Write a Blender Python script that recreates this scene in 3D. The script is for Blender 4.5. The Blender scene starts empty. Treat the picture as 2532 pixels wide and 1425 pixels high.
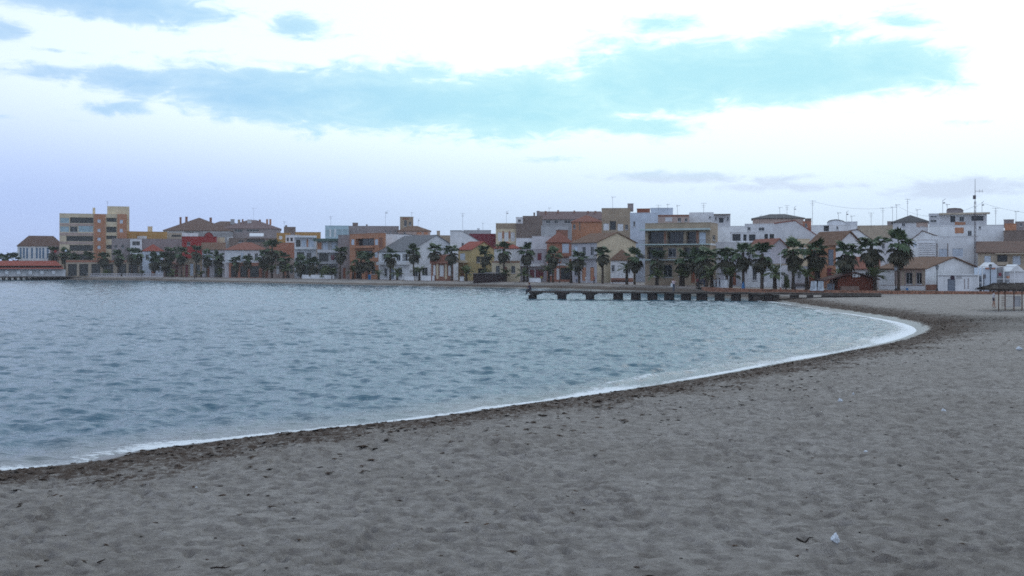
import bpy, bmesh, math, random
import numpy as np
from mathutils import Vector, Matrix

# ------------------------------------------------------------------ camera, sky, sun, exposure
SC = bpy.context.scene
COL = SC.collection
F, CX, HY, H = 2532.0, 1266.0, 660.0, 4.85      # focal length in photo pixels, centre column, horizon row, eye height above the sea

cam_data = bpy.data.cameras.new("camera")
cam_data.sensor_width = 36.0
cam_data.lens = 36.0
cam_data.shift_y = -(712.5 - HY) / 2532.0
cam_data.clip_start = 0.1
cam_data.clip_end = 9000.0
cam = bpy.data.objects.new("camera", cam_data)
cam.location = (0, 0, H)
cam.rotation_euler = (math.radians(90), 0, 0)
COL.objects.link(cam)
SC.camera = cam

SUN_AZ, SUN_EL = math.radians(28), math.radians(42)      # azimuth clockwise from the view direction (+Y)

def new_nodes(nt):
    nt.nodes.clear()
    def N(t, **kw):
        n = nt.nodes.new(t)
        for k, v in kw.items():
            if k == 'inp':
                for kk, vv in v.items():
                    n.inputs[kk].default_value = vv
            else:
                setattr(n, k, v)
        return n
    def L(a, b):
        nt.links.new(a, b)
    def M(op, a, b=None, c=None, clamp=False):
        n = nt.nodes.new('ShaderNodeMath'); n.operation = op; n.use_clamp = clamp
        for i, v in enumerate((a, b, c)):
            if v is None: continue
            if isinstance(v, (int, float)): n.inputs[i].default_value = v
            else: nt.links.new(v, n.inputs[i])
        return n.outputs[0]
    def MIX(fac, a, b, blend='MIX'):
        n = nt.nodes.new('ShaderNodeMix'); n.data_type = 'RGBA'; n.blend_type = blend
        for s, v in ((n.inputs[0], fac), (n.inputs[6], a), (n.inputs[7], b)):
            if isinstance(v, (int, float)): s.default_value = v
            elif isinstance(v, (tuple, list)): s.default_value = (v[0], v[1], v[2], 1)
            else: nt.links.new(v, s)
        return n.outputs[2]
    def SM(x, lo, hi, a=0.0, b=1.0):
        n = nt.nodes.new('ShaderNodeMapRange'); n.interpolation_type = 'SMOOTHSTEP'; n.clamp = True
        nt.links.new(x, n.inputs[0])
        for i, v in enumerate((lo, hi, a, b)): n.inputs[i + 1].default_value = v
        return n.outputs[0]
    return N, L, M, MIX, SM

def s2l(r, g, b):
    f = lambda c: (c / 255 / 12.92) if c <= 10.31 else ((c / 255 + 0.055) / 1.055) ** 2.4
    return (f(r), f(g), f(b))

def build_world():
    w = bpy.data.worlds.new("World"); SC.world = w; w.use_nodes = True
    N, L, M, MIX, SM = new_nodes(w.node_tree)
    geo = N('ShaderNodeTexCoord')
    sep = N('ShaderNodeSeparateXYZ'); L(geo.outputs['Generated'], sep.inputs[0])
    x, y, z = sep.outputs
    az = M('ARCTAN2', x, y)                                   # radians, 0 = straight out over the bay
    el = M('ARCSINE', M('MAXIMUM', z, -1.0))
    # clear evening sky behind the cloud
    sky = N('ShaderNodeTexSky'); sky.sky_type = 'NISHITA'; sky.sun_disc = False
    sky.sun_elevation = SUN_EL; sky.sun_rotation = SUN_AZ; sky.air_density = 1.3; sky.dust_density = 0.6; sky.ozone_density = 3.0
    skyc = N('ShaderNodeVectorMath', operation='SCALE'); L(sky.outputs[0], skyc.inputs[0]); skyc.inputs[3].default_value = 0.10
    # veil of high cloud: pale towards the hidden sun, lavender-blue low down, slate blue far from the sun
    sd = (math.sin(math.radians(12)) * math.cos(math.radians(15)), math.cos(math.radians(12)) * math.cos(math.radians(15)), math.sin(math.radians(15)))
    dt = N('ShaderNodeVectorMath', operation='DOT_PRODUCT'); L(geo.outputs['Generated'], dt.inputs[0]); dt.inputs[1].default_value = sd
    ang = M('ARCCOSINE', M('MINIMUM', dt.outputs['Value'], 1.0))
    glow = SM(ang, math.radians(10), math.radians(75), 1.0, 0.0)
    veil = MIX(glow, (0.62, 0.73, 0.94), (1.08, 1.25, 1.50))
    # horizon band
    low_l = MIX(SM(az, -0.5, 0.25), s2l(180, 204, 255), s2l(210, 232, 255))
    band = SM(M('SUBTRACT', el, M('MULTIPLY', az, -0.04)), 0.03, 0.165, 1.0, 0.0)
    band = M('MULTIPLY', band, SM(ang, math.radians(30), math.radians(100), 1.0, 0.55))
    veil = MIX(band, veil, low_l)
    base = MIX(0.93, skyc.outputs[0], veil)
    # cloud banks: soft ellipses in azimuth / elevation, edges broken by fractal noise
    comb = N('ShaderNodeCombineXYZ'); L(az, comb.inputs[0]); L(M('MULTIPLY', el, 2.9), comb.inputs[1])
    n1 = N('ShaderNodeTexNoise'); n1.noise_dimensions = '3D'; L(comb.outputs[0], n1.inputs['Vector'])
    n1.inputs['Scale'].default_value = 9.0; n1.inputs['Detail'].default_value = 9.0; n1.inputs['Roughness'].default_value = 0.6; n1.inputs['Distortion'].default_value = 0.5
    n2 = N('ShaderNodeTexNoise'); L(comb.outputs[0], n2.inputs['Vector'])
    n2.inputs['Scale'].default_value = 28.0; n2.inputs['Detail'].default_value = 6.0; n2.inputs['Roughness'].default_value = 0.62; n2.inputs['Distortion'].default_value = 0.8
    blobs = [  # photo column, row, half width, half height, weight, tilt
        (140, 182, 140, 28, 0.95, 0), (330, 205, 210, 42, 1.1, 0), (300, 268, 120, 26, 0.9, 0), (620, 232, 280, 72, 1.3, 0.03), (960, 245, 380, 78, 1.4, 0.05), (1290, 262, 330, 82, 1.35, 0),
        (1480, 300, 240, 36, 1.0, 0.05), (1660, 195, 330, 88, 1.4, -0.03), (1960, 180, 300, 88, 1.35, 0.0), (2180, 150, 200, 70, 1.1, 0.15), (2020, 90, 160, 34, 0.9, 0),
        (2240, 55, 90, 30, 0.85, 0.1), (1650, 55, 120, 34, 0.9, 0), (735, 72, 90, 34, 0.95, 0), (240, 8, 330, 48, 1.2, 0.03), (10, 70, 95, 32, 1.0, 0), (150, 125, 90, 10, 0.6, 0),
        (1700, 440, 330, 18, 0.72, 0.02), (2000, 462, 320, 16, 0.72, 0), (2380, 468, 300, 30, 0.85, -0.03), (1360, 395, 90, 12, 0.5, 0), (20, 290, 200, 14, 0.3, 0), (2030, 318, 60, 10, 0.5, 0), (2440, 300, 80, 9, 0.5, 0), (2460, 410, 60, 12, 0.6, 0)]
    acc = None
    for (px, py, hw, hh, wt, tilt) in blobs:
        a0 = math.atan((px - CX) / F); e0 = math.atan((HY - py) / F * math.cos(a0))
        dx = M('SUBTRACT', az, a0); dy = M('ADD', M('SUBTRACT', el, e0), M('MULTIPLY', dx, tilt))
        dx = M('DIVIDE', dx, hw / F * math.cos(a0) ** 2); dy = M('DIVIDE', dy, hh / F * math.cos(a0))
        r2 = M('ADD', M('MULTIPLY', dx, dx), M('MULTIPLY', dy, dy))
        g = M('MULTIPLY', M('EXPONENT', M('MULTIPLY', r2, -0.9)), wt)
        acc = g if acc is None else M('MAXIMUM', acc, g)
    # beyond the picture: broken cloud cover of the same kind
    out = M('MULTIPLY', SM(el, 0.27, 0.42), 0.62)
    acc = M('MAXIMUM', acc, out)
    dens = M('ADD', acc, M('ADD', M('MULTIPLY', M('SUBTRACT', n1.outputs['Fac'], 0.5), 1.7), M('MULTIPLY', M('SUBTRACT', n2.outputs['Fac'], 0.5), 1.15)))
    cm = SM(dens, 0.32, 0.80)
    thick = SM(dens, 0.4, 1.5)
    cl_thin = MIX(SM(az, -0.45, 0.1), s2l(196, 228, 255), s2l(205, 252, 255))
    cl_thick = MIX(SM(az, -0.45, 0.1), s2l(160, 205, 246), s2l(178, 236, 248))
    cloud = MIX(thick, cl_thin, cl_thick)
    cloud = MIX(SM(el, 0.075, 0.125, 1.0, 0.0), cloud, s2l(212, 228, 250))
    cloud = MIX(SM(ang, math.radians(28), math.radians(80)), cloud, (0.54, 0.66, 0.86))
    col = MIX(M('MULTIPLY', cm, 0.92), base, cloud)
    bg = N('ShaderNodeBackground'); L(col, bg.inputs[0]); bg.inputs[1].default_value = 1.0
    o = N('ShaderNodeOutputWorld'); L(bg.outputs[0], o.inputs[0])
build_world()

sun_d = bpy.data.lights.new("sun", 'SUN'); sun_d.energy = 0.55; sun_d.angle = math.radians(26); sun_d.color = (1.0, 0.93, 0.86)
sun = bpy.data.objects.new("sun", sun_d); COL.objects.link(sun)
dvec = Vector((math.sin(SUN_AZ) * math.cos(SUN_EL), math.cos(SUN_AZ) * math.cos(SUN_EL), math.sin(SUN_EL)))
sun.rotation_euler = dvec.to_track_quat('Z', 'Y').to_euler()
sun.location = (40, 100, 60)

SC.view_settings.view_transform = 'Standard'
SC.view_settings.look = 'None'
SC.view_settings.exposure = 0.0
SC.view_settings.gamma = 1.0
SC.render.engine = 'CYCLES'
SC.cycles.use_denoising = False
SC.cycles.max_bounces = 6
SC.cycles.diffuse_bounces = 3
SC.cycles.glossy_bounces = 3
SC.cycles.caustics_reflective = False
SC.cycles.caustics_refractive = False
SC.cycles.filter_width = 1.7

# ------------------------------------------------------------------ helpers
random.seed(7)
RNG = np.random.default_rng(11)

def P(px, py, d):
    return Vector(((px - CX) * d / F, d, H - (py - HY) * d / F))
def XY(px, d):
    return Vector(((px - CX) * d / F, d))
def ypx(z, d):
    return HY + (H - z) * F / d

def tag(o, label=None, cat=None, group=None, kind=None):
    if label: o['label'] = label
    if cat: o['category'] = cat
    if group: o['group'] = group
    if kind: o['kind'] = kind
    return o

def empty(name, loc=(0, 0, 0), rz=0.0):
    o = bpy.data.objects.new(name, None); o.location = loc; o.rotation_euler = (0, 0, rz)
    o.empty_display_size = 0.2
    COL.objects.link(o)
    return o

class MB:
    """collects polygons; build() links them as one mesh object"""
    def __init__(s): s.v = []; s.f = []
    def quad(s, *pts):
        i = len(s.v); s.v.extend([tuple(p) for p in pts]); s.f.append(tuple(range(i, i + len(pts))))
    def box(s, c, sz, rz=0.0, taper=1.0):
        cx, cy, cz = c; a, b, h = sz[0] / 2, sz[1] / 2, sz[2] / 2
        i = len(s.v); co, si = math.cos(rz), math.sin(rz)
        for dz, t in ((-h, 1.0), (h, taper)):
            for dx, dy in ((-a, -b), (a, -b), (a, b), (-a, b)):
                dx *= t; dy *= t
                s.v.append((cx + dx * co - dy * si, cy + dx * si + dy * co, cz + dz))
        for f in ((3, 2, 1, 0), (4, 5, 6, 7), (0, 1, 5, 4), (1, 2, 6, 5), (2, 3, 7, 6), (3, 0, 4, 7)):
            s.f.append(tuple(i + k for k in f))
        return s
    def tube(s, pts, rad, n=6, cap=True):
        pts = [Vector(p) for p in pts]
        if not isinstance(rad, (list, tuple)): rad = [rad] * len(pts)
        base = len(s.v)
        up0 = Vector((0, 0, 1))
        for k, p in enumerate(pts):
            t = (pts[min(k + 1, len(pts) - 1)] - pts[max(k - 1, 0)]).normalized()
            a = t.cross(up0)
            if a.length < 1e-3: a = t.cross(Vector((0, 1, 0)))
            a.normalize(); b = a.cross(t)
            for j in range(n):
                th = 2 * math.pi * j / n
                s.v.append(tuple(p + (a * math.cos(th) + b * math.sin(th)) * rad[k]))
        for k in range(len(pts) - 1):
            for j in range(n):
                s.f.append((base + k * n + j, base + k * n + (j + 1) % n, base + (k + 1) * n + (j + 1) % n, base + (k + 1) * n + j))
        if cap:
            s.f.append(tuple(base + j for j in range(n))[::-1])
            e = base + (len(pts) - 1) * n
            s.f.append(tuple(e + j for j in range(n)))
        return s
    def mesh(s, name, smooth=False):
        me = bpy.data.meshes.new(name); me.from_pydata(s.v, [], s.f); me.update()
        if smooth:
            me.polygons.foreach_set('use_smooth', [True] * len(me.polygons))
        return me
    def build(s, name, m, parent=None, smooth=False):
        o = bpy.data.objects.new(name, s.mesh(name, smooth)); COL.objects.link(o)
        if m: o.data.materials.append(m)
        if parent: o.parent = parent
        return o

def np_mesh(name, V, Q, m, smooth=True, attrs=None):
    me = bpy.data.meshes.new(name)
    V = np.ascontiguousarray(V, dtype=np.float32); Q = np.ascontiguousarray(Q, dtype=np.int32)
    k = Q.shape[1]
    me.vertices.add(len(V)); me.vertices.foreach_set('co', V.ravel())
    me.loops.add(Q.size); me.loops.foreach_set('vertex_index', Q.ravel())
    me.polygons.add(len(Q))
    me.polygons.foreach_set('loop_start', np.arange(0, Q.size, k, dtype=np.int32))
    me.polygons.foreach_set('loop_total', np.full(len(Q), k, dtype=np.int32))
    if smooth: me.polygons.foreach_set('use_smooth', np.ones(len(Q), dtype=bool))
    me.update(calc_edges=True)
    for nm, arr in (attrs or {}).items():
        a = me.attributes.new(nm, 'FLOAT', 'POINT'); a.data.foreach_set('value', np.ascontiguousarray(arr, dtype=np.float32))
    o = bpy.data.objects.new(name, me); COL.objects.link(o)
    if m: me.materials.append(m)
    return o

def copy_tree(o, parent=None):
    c = o.copy(); COL.objects.link(c); c.parent = parent
    for ch in list(o.children): copy_tree(ch, c)
    return c

# ------------------------------------------------------------------ materials
_mats = {}
def mat(name, col, rough=0.85, var=0.12, scale=1.5, spec=0.3, stain=0.0, bump=0.0, bscale=20.0, metal=0.0, coat=None):
    """plain procedural paint/stone: base colour with blotches, optional weather streaks and fine relief"""
    key = name
    if key in _mats: return _mats[key]
    m = bpy.data.materials.new(name); m.use_nodes = True
    N, L, M, MIX, SM = new_nodes(m.node_tree)
    tc = N('ShaderNodeTexCoord')
    n1 = N('ShaderNodeTexNoise'); L(tc.outputs['Object'], n1.inputs['Vector']); n1.inputs['Scale'].default_value = scale; n1.inputs['Detail'].default_value = 5; n1.inputs['Roughness'].default_value = 0.65
    dark = tuple(c * (1 - 2 * var) for c in col); lite = tuple(min(1, c * (1 + 1.2 * var)) for c in col)
    c = MIX(SM(n1.outputs['Fac'], 0.3, 0.7), dark, lite)
    if stain > 0:
        mp = N('ShaderNodeMapping'); L(tc.outputs['Object'], mp.inputs['Vector']); mp.inputs['Scale'].default_value = (1.6, 1.6, 0.16)
        n2 = N('ShaderNodeTexNoise'); L(mp.outputs[0], n2.inputs['Vector']); n2.inputs['Scale'].default_value = 1.1; n2.inputs['Detail'].default_value = 7; n2.inputs['Roughness'].default_value = 0.7
        c = MIX(M('MULTIPLY', SM(n2.outputs['Fac'], 0.48, 0.75), stain), c, tuple(k * 0.45 for k in col))
    b = N('ShaderNodeBsdfPrincipled'); L(c, b.inputs['Base Color']); b.inputs['Roughness'].default_value = rough
    b.inputs['Specular IOR Level'].default_value = spec; b.inputs['Metallic'].default_value = metal
    if bump > 0:
        n3 = N('ShaderNodeTexNoise'); L(tc.outputs['Object'], n3.inputs['Vector']); n3.inputs['Scale'].default_value = bscale; n3.inputs['Detail'].default_value = 6
        bp = N('ShaderNodeBump'); L(n3.outputs['Fac'], bp.inputs['Height']); bp.inputs['Strength'].default_value = bump; bp.inputs['Distance'].default_value = 0.05
        L(bp.outputs[0], b.inputs['Normal'])
    o = N('ShaderNodeOutputMaterial'); L(b.outputs[0], o.inputs[0])
    _mats[key] = m
    return m
# ------------------------------------------------------------------ terrain: shoreline, water, sand
def wp(px, py, z=0.0):
    d = (H - z) * F / (py - HY)
    return ((px - CX) * d / F, d)
SHORE_KEY = [(-60.0, 9.0), (-26.0, 17.5)] + [wp(*p) for p in [(0, 1166), (260, 1128), (500, 1096), (780, 1064), (1000, 1041), (1250, 1006), (1500, 971), (1750, 931), (1900, 903), (2050, 876), (2170, 852),
            (2240, 832), (2262, 816), (2225, 799), (2140, 783), (2040, 768), (1960, 755), (1905, 746)]] + [
            (34.5, 155.0), (30.0, 173.0), (19.5, 198.0), (2.2, 226.0), (-26.7, 254.0), (-65.0, 291.0), (-100.0, 326.0), (-132.0, 354.0), (-165.0, 372.0), (-215.0, 392.0), (-330.0, 420.0), (-700.0, 480.0)]
def catmull(pts, n):
    pts = [np.array(p, float) for p in pts]
    out = []
    for i in range(len(pts) - 1):
        p0, p1, p2, p3 = pts[max(i - 1, 0)], pts[i], pts[i + 1], pts[min(i + 2, len(pts) - 1)]
        for t in np.linspace(0, 1, n, endpoint=False):
            out.append(0.5 * ((2 * p1) + (-p0 + p2) * t + (2 * p0 - 5 * p1 + 4 * p2 - p3) * t * t + (-p0 + 3 * p1 - 3 * p2 + p3) * t ** 3))
    out.append(pts[-1])
    return np.array(out)
SHORE = catmull(SHORE_KEY, 8)
LAND_POLY = np.vstack([SHORE, [[-700, 1500], [900, 1500], [900, -60], [-60, -60]]])

def in_poly(x, y, poly):
    inside = np.zeros(x.shape, bool)
    n = len(poly); j = n - 1
    for i in range(n):
        xi, yi = poly[i]; xj, yj = poly[j]
        if yi != yj:
            c = ((yi > y) != (yj > y)) & (x < (xj - xi) * (y - yi) / (yj - yi) + xi)
            inside ^= c
        j = i
    return inside
def dist_poly(x, y, line):
    best = np.full(x.shape, 1e9)
    for i in range(len(line) - 1):
        a = line[i]; b = line[i + 1]; ab = b - a; l2 = max(ab @ ab, 1e-9)
        t = np.clip(((x - a[0]) * ab[0] + (y - a[1]) * ab[1]) / l2, 0, 1)
        dx = x - a[0] - t * ab[0]; dy = y - a[1] - t * ab[1]
        best = np.minimum(best, dx * dx + dy * dy)
    return np.sqrt(best)
def shore_sd(x, y):
    d = dist_poly(x, y, SHORE)
    return np.where(in_poly(x, y, LAND_POLY), d, -d)

def hash2(ix, iy, k=0):
    h = (ix.astype(np.int64) * 374761393 + iy.astype(np.int64) * 668265263 + k * 2147483647 // 7) & 0xFFFFFFFF
    h = ((h ^ (h >> 13)) * 1274126177) & 0xFFFFFFFF
    return ((h ^ (h >> 16)) & 0xFFFFFF) / float(0xFFFFFF)
def vnoise(x, y, k=0):
    ix = np.floor(x); iy = np.floor(y); fx = x - ix; fy = y - iy
    fx = fx * fx * fx * (fx * (fx * 6 - 15) + 10); fy = fy * fy * fy * (fy * (fy * 6 - 15) + 10)
    a = hash2(ix, iy, k); b = hash2(ix + 1, iy, k); c = hash2(ix, iy + 1, k); d = hash2(ix + 1, iy + 1, k)
    return a + (b - a) * fx + (c - a) * fy + (a - b - c + d) * fx * fy
def fbm(x, y, oct=4, k=0):
    s = 0; a = 0.5; t = 0
    for i in range(oct):
        c, sn = math.cos(0.7 * i), math.sin(0.7 * i)
        s = s + a * vnoise((x * c - y * sn) * 2 ** i, (x * sn + y * c) * 2 ** i, k + i); t += a; a *= 0.5
    return s / t - 0.5
def worley(x, y, k=0):
    ix = np.floor(x); iy = np.floor(y)
    best = np.full(x.shape, 9.0); hid = np.zeros(x.shape); ox = np.zeros(x.shape); oy = np.zeros(x.shape)
    for dx in (-1, 0, 1):
        for dy in (-1, 0, 1):
            cx = ix + dx; cy = iy + dy
            qx = cx + hash2(cx, cy, k + 1); qy = cy + hash2(cx, cy, k + 2)
            d = (x - qx) ** 2 + (y - qy) ** 2
            m = d < best
            best = np.where(m, d, best); hid = np.where(m, hash2(cx, cy, k + 3), hid); ox = np.where(m, x - qx, ox); oy = np.where(m, y - qy, oy)
    return np.sqrt(best), hid, ox, oy

def beach_z(sd):
    z = np.where(sd < 0, np.maximum(sd * 0.09, -0.8), 0.0)
    s = np.maximum(sd, 0)
    return z + 0.42 * (1 - np.exp(-s / 2.2)) + 0.52 * (1 - np.exp(-s / 14.0))
def beach_z1(x, y):
    return float(beach_z(shore_sd(np.array([float(x)]), np.array([float(y)])))[0])

def sand_relief(x, y, sd):
    up = np.clip((sd - 0.6) / 2.5, 0, 1)
    z = 0.10 * fbm(x / 3.1, y / 3.1, 3, 5) + 0.085 * fbm(x / 0.95, y / 0.6, 3, 9) + 0.075 * fbm(x / 0.34, y / 0.20, 3, 17)
    # foot prints
    for sc, k, dep, pr in ((0.62, 31, 0.06, 0.7), (0.40, 47, 0.045, 0.7), (1.15, 63, 0.08, 0.5)):
        w, hid, ox, oy = worley(x / sc, y / sc, k)
        th = hid * 17.0; c, s = np.cos(th), np.sin(th)
        u = (ox * c + oy * s) * sc; v = (-ox * s + oy * c) * sc
        e = np.sqrt((u / 0.15) ** 2 + (v / 0.075) ** 2)
        on = hid < pr
        z = z + np.where(on, -dep * np.exp(-e ** 2 * 1.2) + dep * 0.35 * np.exp(-((e - 1.6) / 0.5) ** 2), 0)
    z = 1.25 * z * (0.5 + 1.0 * np.clip(fbm(x / 2.6, y / 3.4, 2, 201) + 0.5, 0, 1) * 0.75)
    return z * up + 0.012 * fbm(x / 0.5, y / 0.5, 2, 71) * (1 - up)

def polar_grid(a0, a1, na, r0, r1, nr):
    az = np.radians(np.linspace(a0, a1, na)); r = np.exp(np.linspace(math.log(r0), math.log(r1), nr))
    R, A = np.meshgrid(r, az, indexing='ij')
    return R * np.sin(A), R * np.cos(A), R
def grid_quads(nr, na, keep):
    idx = np.arange(nr * na).reshape(nr, na)
    q = np.stack([idx[:-1, :-1], idx[:-1, 1:], idx[1:, 1:], idx[1:, :-1]], -1).reshape(-1, 4)
    q = q[keep[q].any(1)]
    used = np.zeros(nr * na, bool); used[q.ravel()] = True
    remap = np.cumsum(used) - 1
    return remap[q], used

def sand_material():
    m = bpy.data.materials.new("sand"); m.use_nodes = True
    N, L, M, MIX, SM = new_nodes(m.node_tree)
    tc = N('ShaderNodeTexCoord'); at = N('ShaderNodeAttribute', attribute_name='shore')
    sd = at.outputs['Fac']
    def noise(scale, det=5, rough=0.6, sy=1.0):
        n = N('ShaderNodeTexNoise')
        mp = N('ShaderNodeMapping'); L(tc.outputs['Object'], mp.inputs[0]); mp.inputs['Scale'].default_value = (1, sy, 1)
        L(mp.outputs[0], n.inputs['Vector']); n.inputs['Scale'].default_value = scale; n.inputs['Detail'].default_value = det; n.inputs['Roughness'].default_value = rough
        return n.outputs['Fac']
    a = noise(0.25, 4); b = noise(3.5, 6, 0.7); g = noise(60, 3, 0.8); w = noise(5.5, 8, 0.80); w2 = noise(0.45, 5, 0.65)
    col = MIX(SM(b, 0.36, 0.64), (0.262, 0.233, 0.208), (0.455, 0.415, 0.376))
    col = MIX(M('MULTIPLY', SM(a, 0.35, 0.7), 0.35), col, (0.25, 0.215, 0.18))
    col = MIX(M('MULTIPLY', SM(g, 0.56, 0.74), 0.35), col, (0.10, 0.085, 0.07))
    col = MIX(M('MULTIPLY', SM(g, 0.44, 0.28), 0.3), col, (0.36, 0.35, 0.33))
    # damp and dry blotches, drawn out along the shore, painting in relief shading too
    col = MIX(M('MULTIPLY', SM(noise(1.7, 7, 0.7, 2.2), 0.50, 0.68), 0.42), col, (0.135, 0.112, 0.092))
    col = MIX(M('MULTIPLY', SM(noise(4.5, 6, 0.7, 2.0), 0.54, 0.70), 0.35), col, (0.115, 0.092, 0.074))
    # dried weed and dark grains left by the water, thinning out up the beach
    up = M('ADD', sd, M('MULTIPLY', M('SUBTRACT', w2, 0.5), 9.0))
    belt = M('MULTIPLY', SM(M('ADD', sd, M('MULTIPLY', M('SUBTRACT', a, 0.42), 6.0)), 0.3, 1.3), SM(up, 1.5, 7.0, 1.0, 0.0))
    weed = M('MULTIPLY', SM(M('ADD', w, M('MULTIPLY', belt, 0.16)), 0.50, 0.66), SM(belt, 0.05, 0.6))
    dmp = N('ShaderNodeAttribute', attribute_name='damp').outputs['Fac']
    col = MIX(M('MULTIPLY', SM(M('ADD', dmp, M('MULTIPLY', M('SUBTRACT', w2, 0.5), 0.5)), 0.2, 0.75), 0.62), col, (0.095, 0.078, 0.064))
    col = MIX(M('MULTIPLY', weed, 0.92), col, (0.070, 0.039, 0.022))
    spots = M('MULTIPLY', SM(noise(4.2, 3, 0.6), 0.69, 0.76), SM(up, 5, 30, 1.0, 0.35))
    col = MIX(M('MULTIPLY', spots, 0.8), col, (0.06, 0.042, 0.03))
    # wet strip
    wet = SM(M('ADD', sd, M('MULTIPLY', M('SUBTRACT', w2, 0.5), 1.4)), 0.7, 1.45, 1.0, 0.0)
    col = MIX(wet, col, (0.135, 0.122, 0.112))
    p = N('ShaderNodeBsdfPrincipled'); L(col, p.inputs['Base Color'])
    L(SM(wet, 0.0, 1.0, 0.95, 0.32), p.inputs['Roughness']); p.inputs['Specular IOR Level'].default_value = 0.35
    bh = M('ADD', M('MULTIPLY', noise(7, 7, 0.72, 1.5), 0.8), M('MULTIPLY', noise(40, 3, 0.6), 0.25))
    bp = N('ShaderNodeBump'); L(bh, bp.inputs['Height']); bp.inputs['Distance'].default_value = 0.17; L(SM(wet, 0, 1, 1.0, 0.05), bp.inputs['Strength'])
    L(bp.outputs[0], p.inputs['Normal'])
    o = N('ShaderNodeOutputMaterial'); L(p.outputs[0], o.inputs[0])
    return m

def water_material():
    m = bpy.data.materials.new("sea_water"); m.use_nodes = True
    N, L, M, MIX, SM = new_nodes(m.node_tree)
    tc = N('ShaderNodeTexCoord'); at = N('ShaderNodeAttribute', attribute_name='shore')
    sd = M('MULTIPLY', at.outputs['Fac'], -1.0)                 # metres off the beach
    fo = N('ShaderNodeAttribute', attribute_name='foam').outputs['Fac']
    def noise(scale, det=5, rough=0.6, sx=1.0, sy=1.0, rot=0.0):
        n = N('ShaderNodeTexNoise')
        mp = N('ShaderNodeMapping'); L(tc.outputs['Object'], mp.inputs[0]); mp.inputs['Scale'].default_value = (sx, sy, 1); mp.inputs['Rotation'].default_value = (0, 0, rot)
        L(mp.outputs[0], n.inputs['Vector']); n.inputs['Scale'].default_value = scale; n.inputs['Detail'].default_value = det; n.inputs['Roughness'].default_value = rough
        return n.outputs['Fac']
    deep = MIX(SM(sd, 0.0, 4.0), (0.165, 0.165, 0.155), (0.042, 0.105, 0.148))
    deep = MIX(M('MULTIPLY', SM(noise(0.06, 3), 0.35, 0.7), 0.5), deep, (0.052, 0.128, 0.172))
    p = N('ShaderNodeBsdfPrincipled'); L(deep, p.inputs['Base Color'])
    p.inputs['Roughness'].default_value = 0.12; p.inputs['IOR'].default_value = 1.333; p.inputs['Specular IOR Level'].default_value = 0.5
    h = M('ADD', M('MULTIPLY', noise(2.2, 4, 0.6, 0.5, 1.3, 0.25), 1.0), M('MULTIPLY', noise(6.0, 4, 0.6, 0.6, 1.2, -0.2), 0.28))
    bp = N('ShaderNodeBump'); L(h, bp.inputs['Height']); bp.inputs['Distance'].default_value = 0.10; bp.inputs['Strength'].default_value = 0.8
    L(bp.outputs[0], p.inputs['Normal'])
    fm = M('MULTIPLY', SM(M('ADD', fo, M('MULTIPLY', M('SUBTRACT', noise(5.5, 9, 0.8, 0.6, 1.6), 0.5), 3.4)), 0.34, 0.62), 0.95)
    fb = N('ShaderNodeBsdfPrincipled'); fb.inputs['Base Color'].default_value = (0.80, 0.83, 0.85, 1); fb.inputs['Roughness'].default_value = 0.7
    bp2 = N('ShaderNodeBump'); L(noise(16, 5, 0.7), bp2.inputs['Height']); bp2.inputs['Distance'].default_value = 0.05; bp2.inputs['Strength'].default_value = 0.6; L(bp2.outputs[0], fb.inputs['Normal'])
    mx = N('ShaderNodeMixShader'); L(fm, mx.inputs[0]); L(p.outputs[0], mx.inputs[1]); L(fb.outputs[0], mx.inputs[2])
    o = N('ShaderNodeOutputMaterial'); L(mx.outputs[0], o.inputs[0])
    return m

def bank_up(x, y, z):
    """the far beach runs up to the level of the promenade edge"""
    px = x / np.maximum(y, 1e-3) * F + CX
    t = np.clip(1 - (edge_depth_at(x, y) - y) / 14.0, 0, 1) ** 1.3 * np.clip((1760 - px) / 60, 0, 1) * (y > 150)
    return z + t * np.maximum(1.17 - z, 0)
def build_sand():
    X, Y, R = polar_grid(-46, 46, 760, 5.0, 260.0, 900)
    x, y = X.ravel(), Y.ravel()
    sd = shore_sd(x, y)
    keep = (sd > -1.5)
    x2 = x; fade = np.clip(1.4 - R.ravel() / 150.0, 0.15, 1)
    z = beach_z(sd)
    k = np.where(keep)[0]
    rel = np.zeros_like(z); rel[k] = sand_relief(x[k], y[k], sd[k])
    z = bank_up(x, y, z) + rel * fade
    keep &= ~((y > edge_depth_at(x, y) + 3))
    q, used = grid_quads(X.shape[0], X.shape[1], keep)
    V = np.stack([x, y, z], -1)[used]
    damp = np.exp(-np.maximum(sd, 0) / 5.5) * np.clip((y - 66) / 14, 0, 1) + 0.95 * np.exp(-(((x - 36) / 6.5) ** 2 + ((y - 84) / 6.0) ** 2)) + 0.5 * np.exp(-(((x - 33) / 10) ** 2 + ((y - 70) / 7.0) ** 2))
    o = np_mesh('beach_sand', V, q[:, ::-1], sand_material(), True, {'shore': sd[used], 'damp': damp[used]})
    o['kind'] = 'structure'
    # far beach beyond the jetty
    X, Y, R = polar_grid(-48, 8, 700, 200.0, 480.0, 150)
    x, y = X.ravel(), Y.ravel(); sd = shore_sd(x, y)
    keep = (sd > -1.5) & (y < edge_depth_at(x, y) + 3) & (R.ravel() > 255)
    z = bank_up(x, y, beach_z(sd)) + 0.05 * fbm(x / 1.5, y / 1.5, 3, 5) * np.clip(sd, 0, 1)
    q, used = grid_quads(X.shape[0], X.shape[1], keep)
    o = np_mesh('far_beach_sand', np.stack([x, y, z], -1)[used], q[:, ::-1], bpy.data.materials['sand'], True, {'shore': sd[used]})
    o['kind'] = 'structure'

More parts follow.
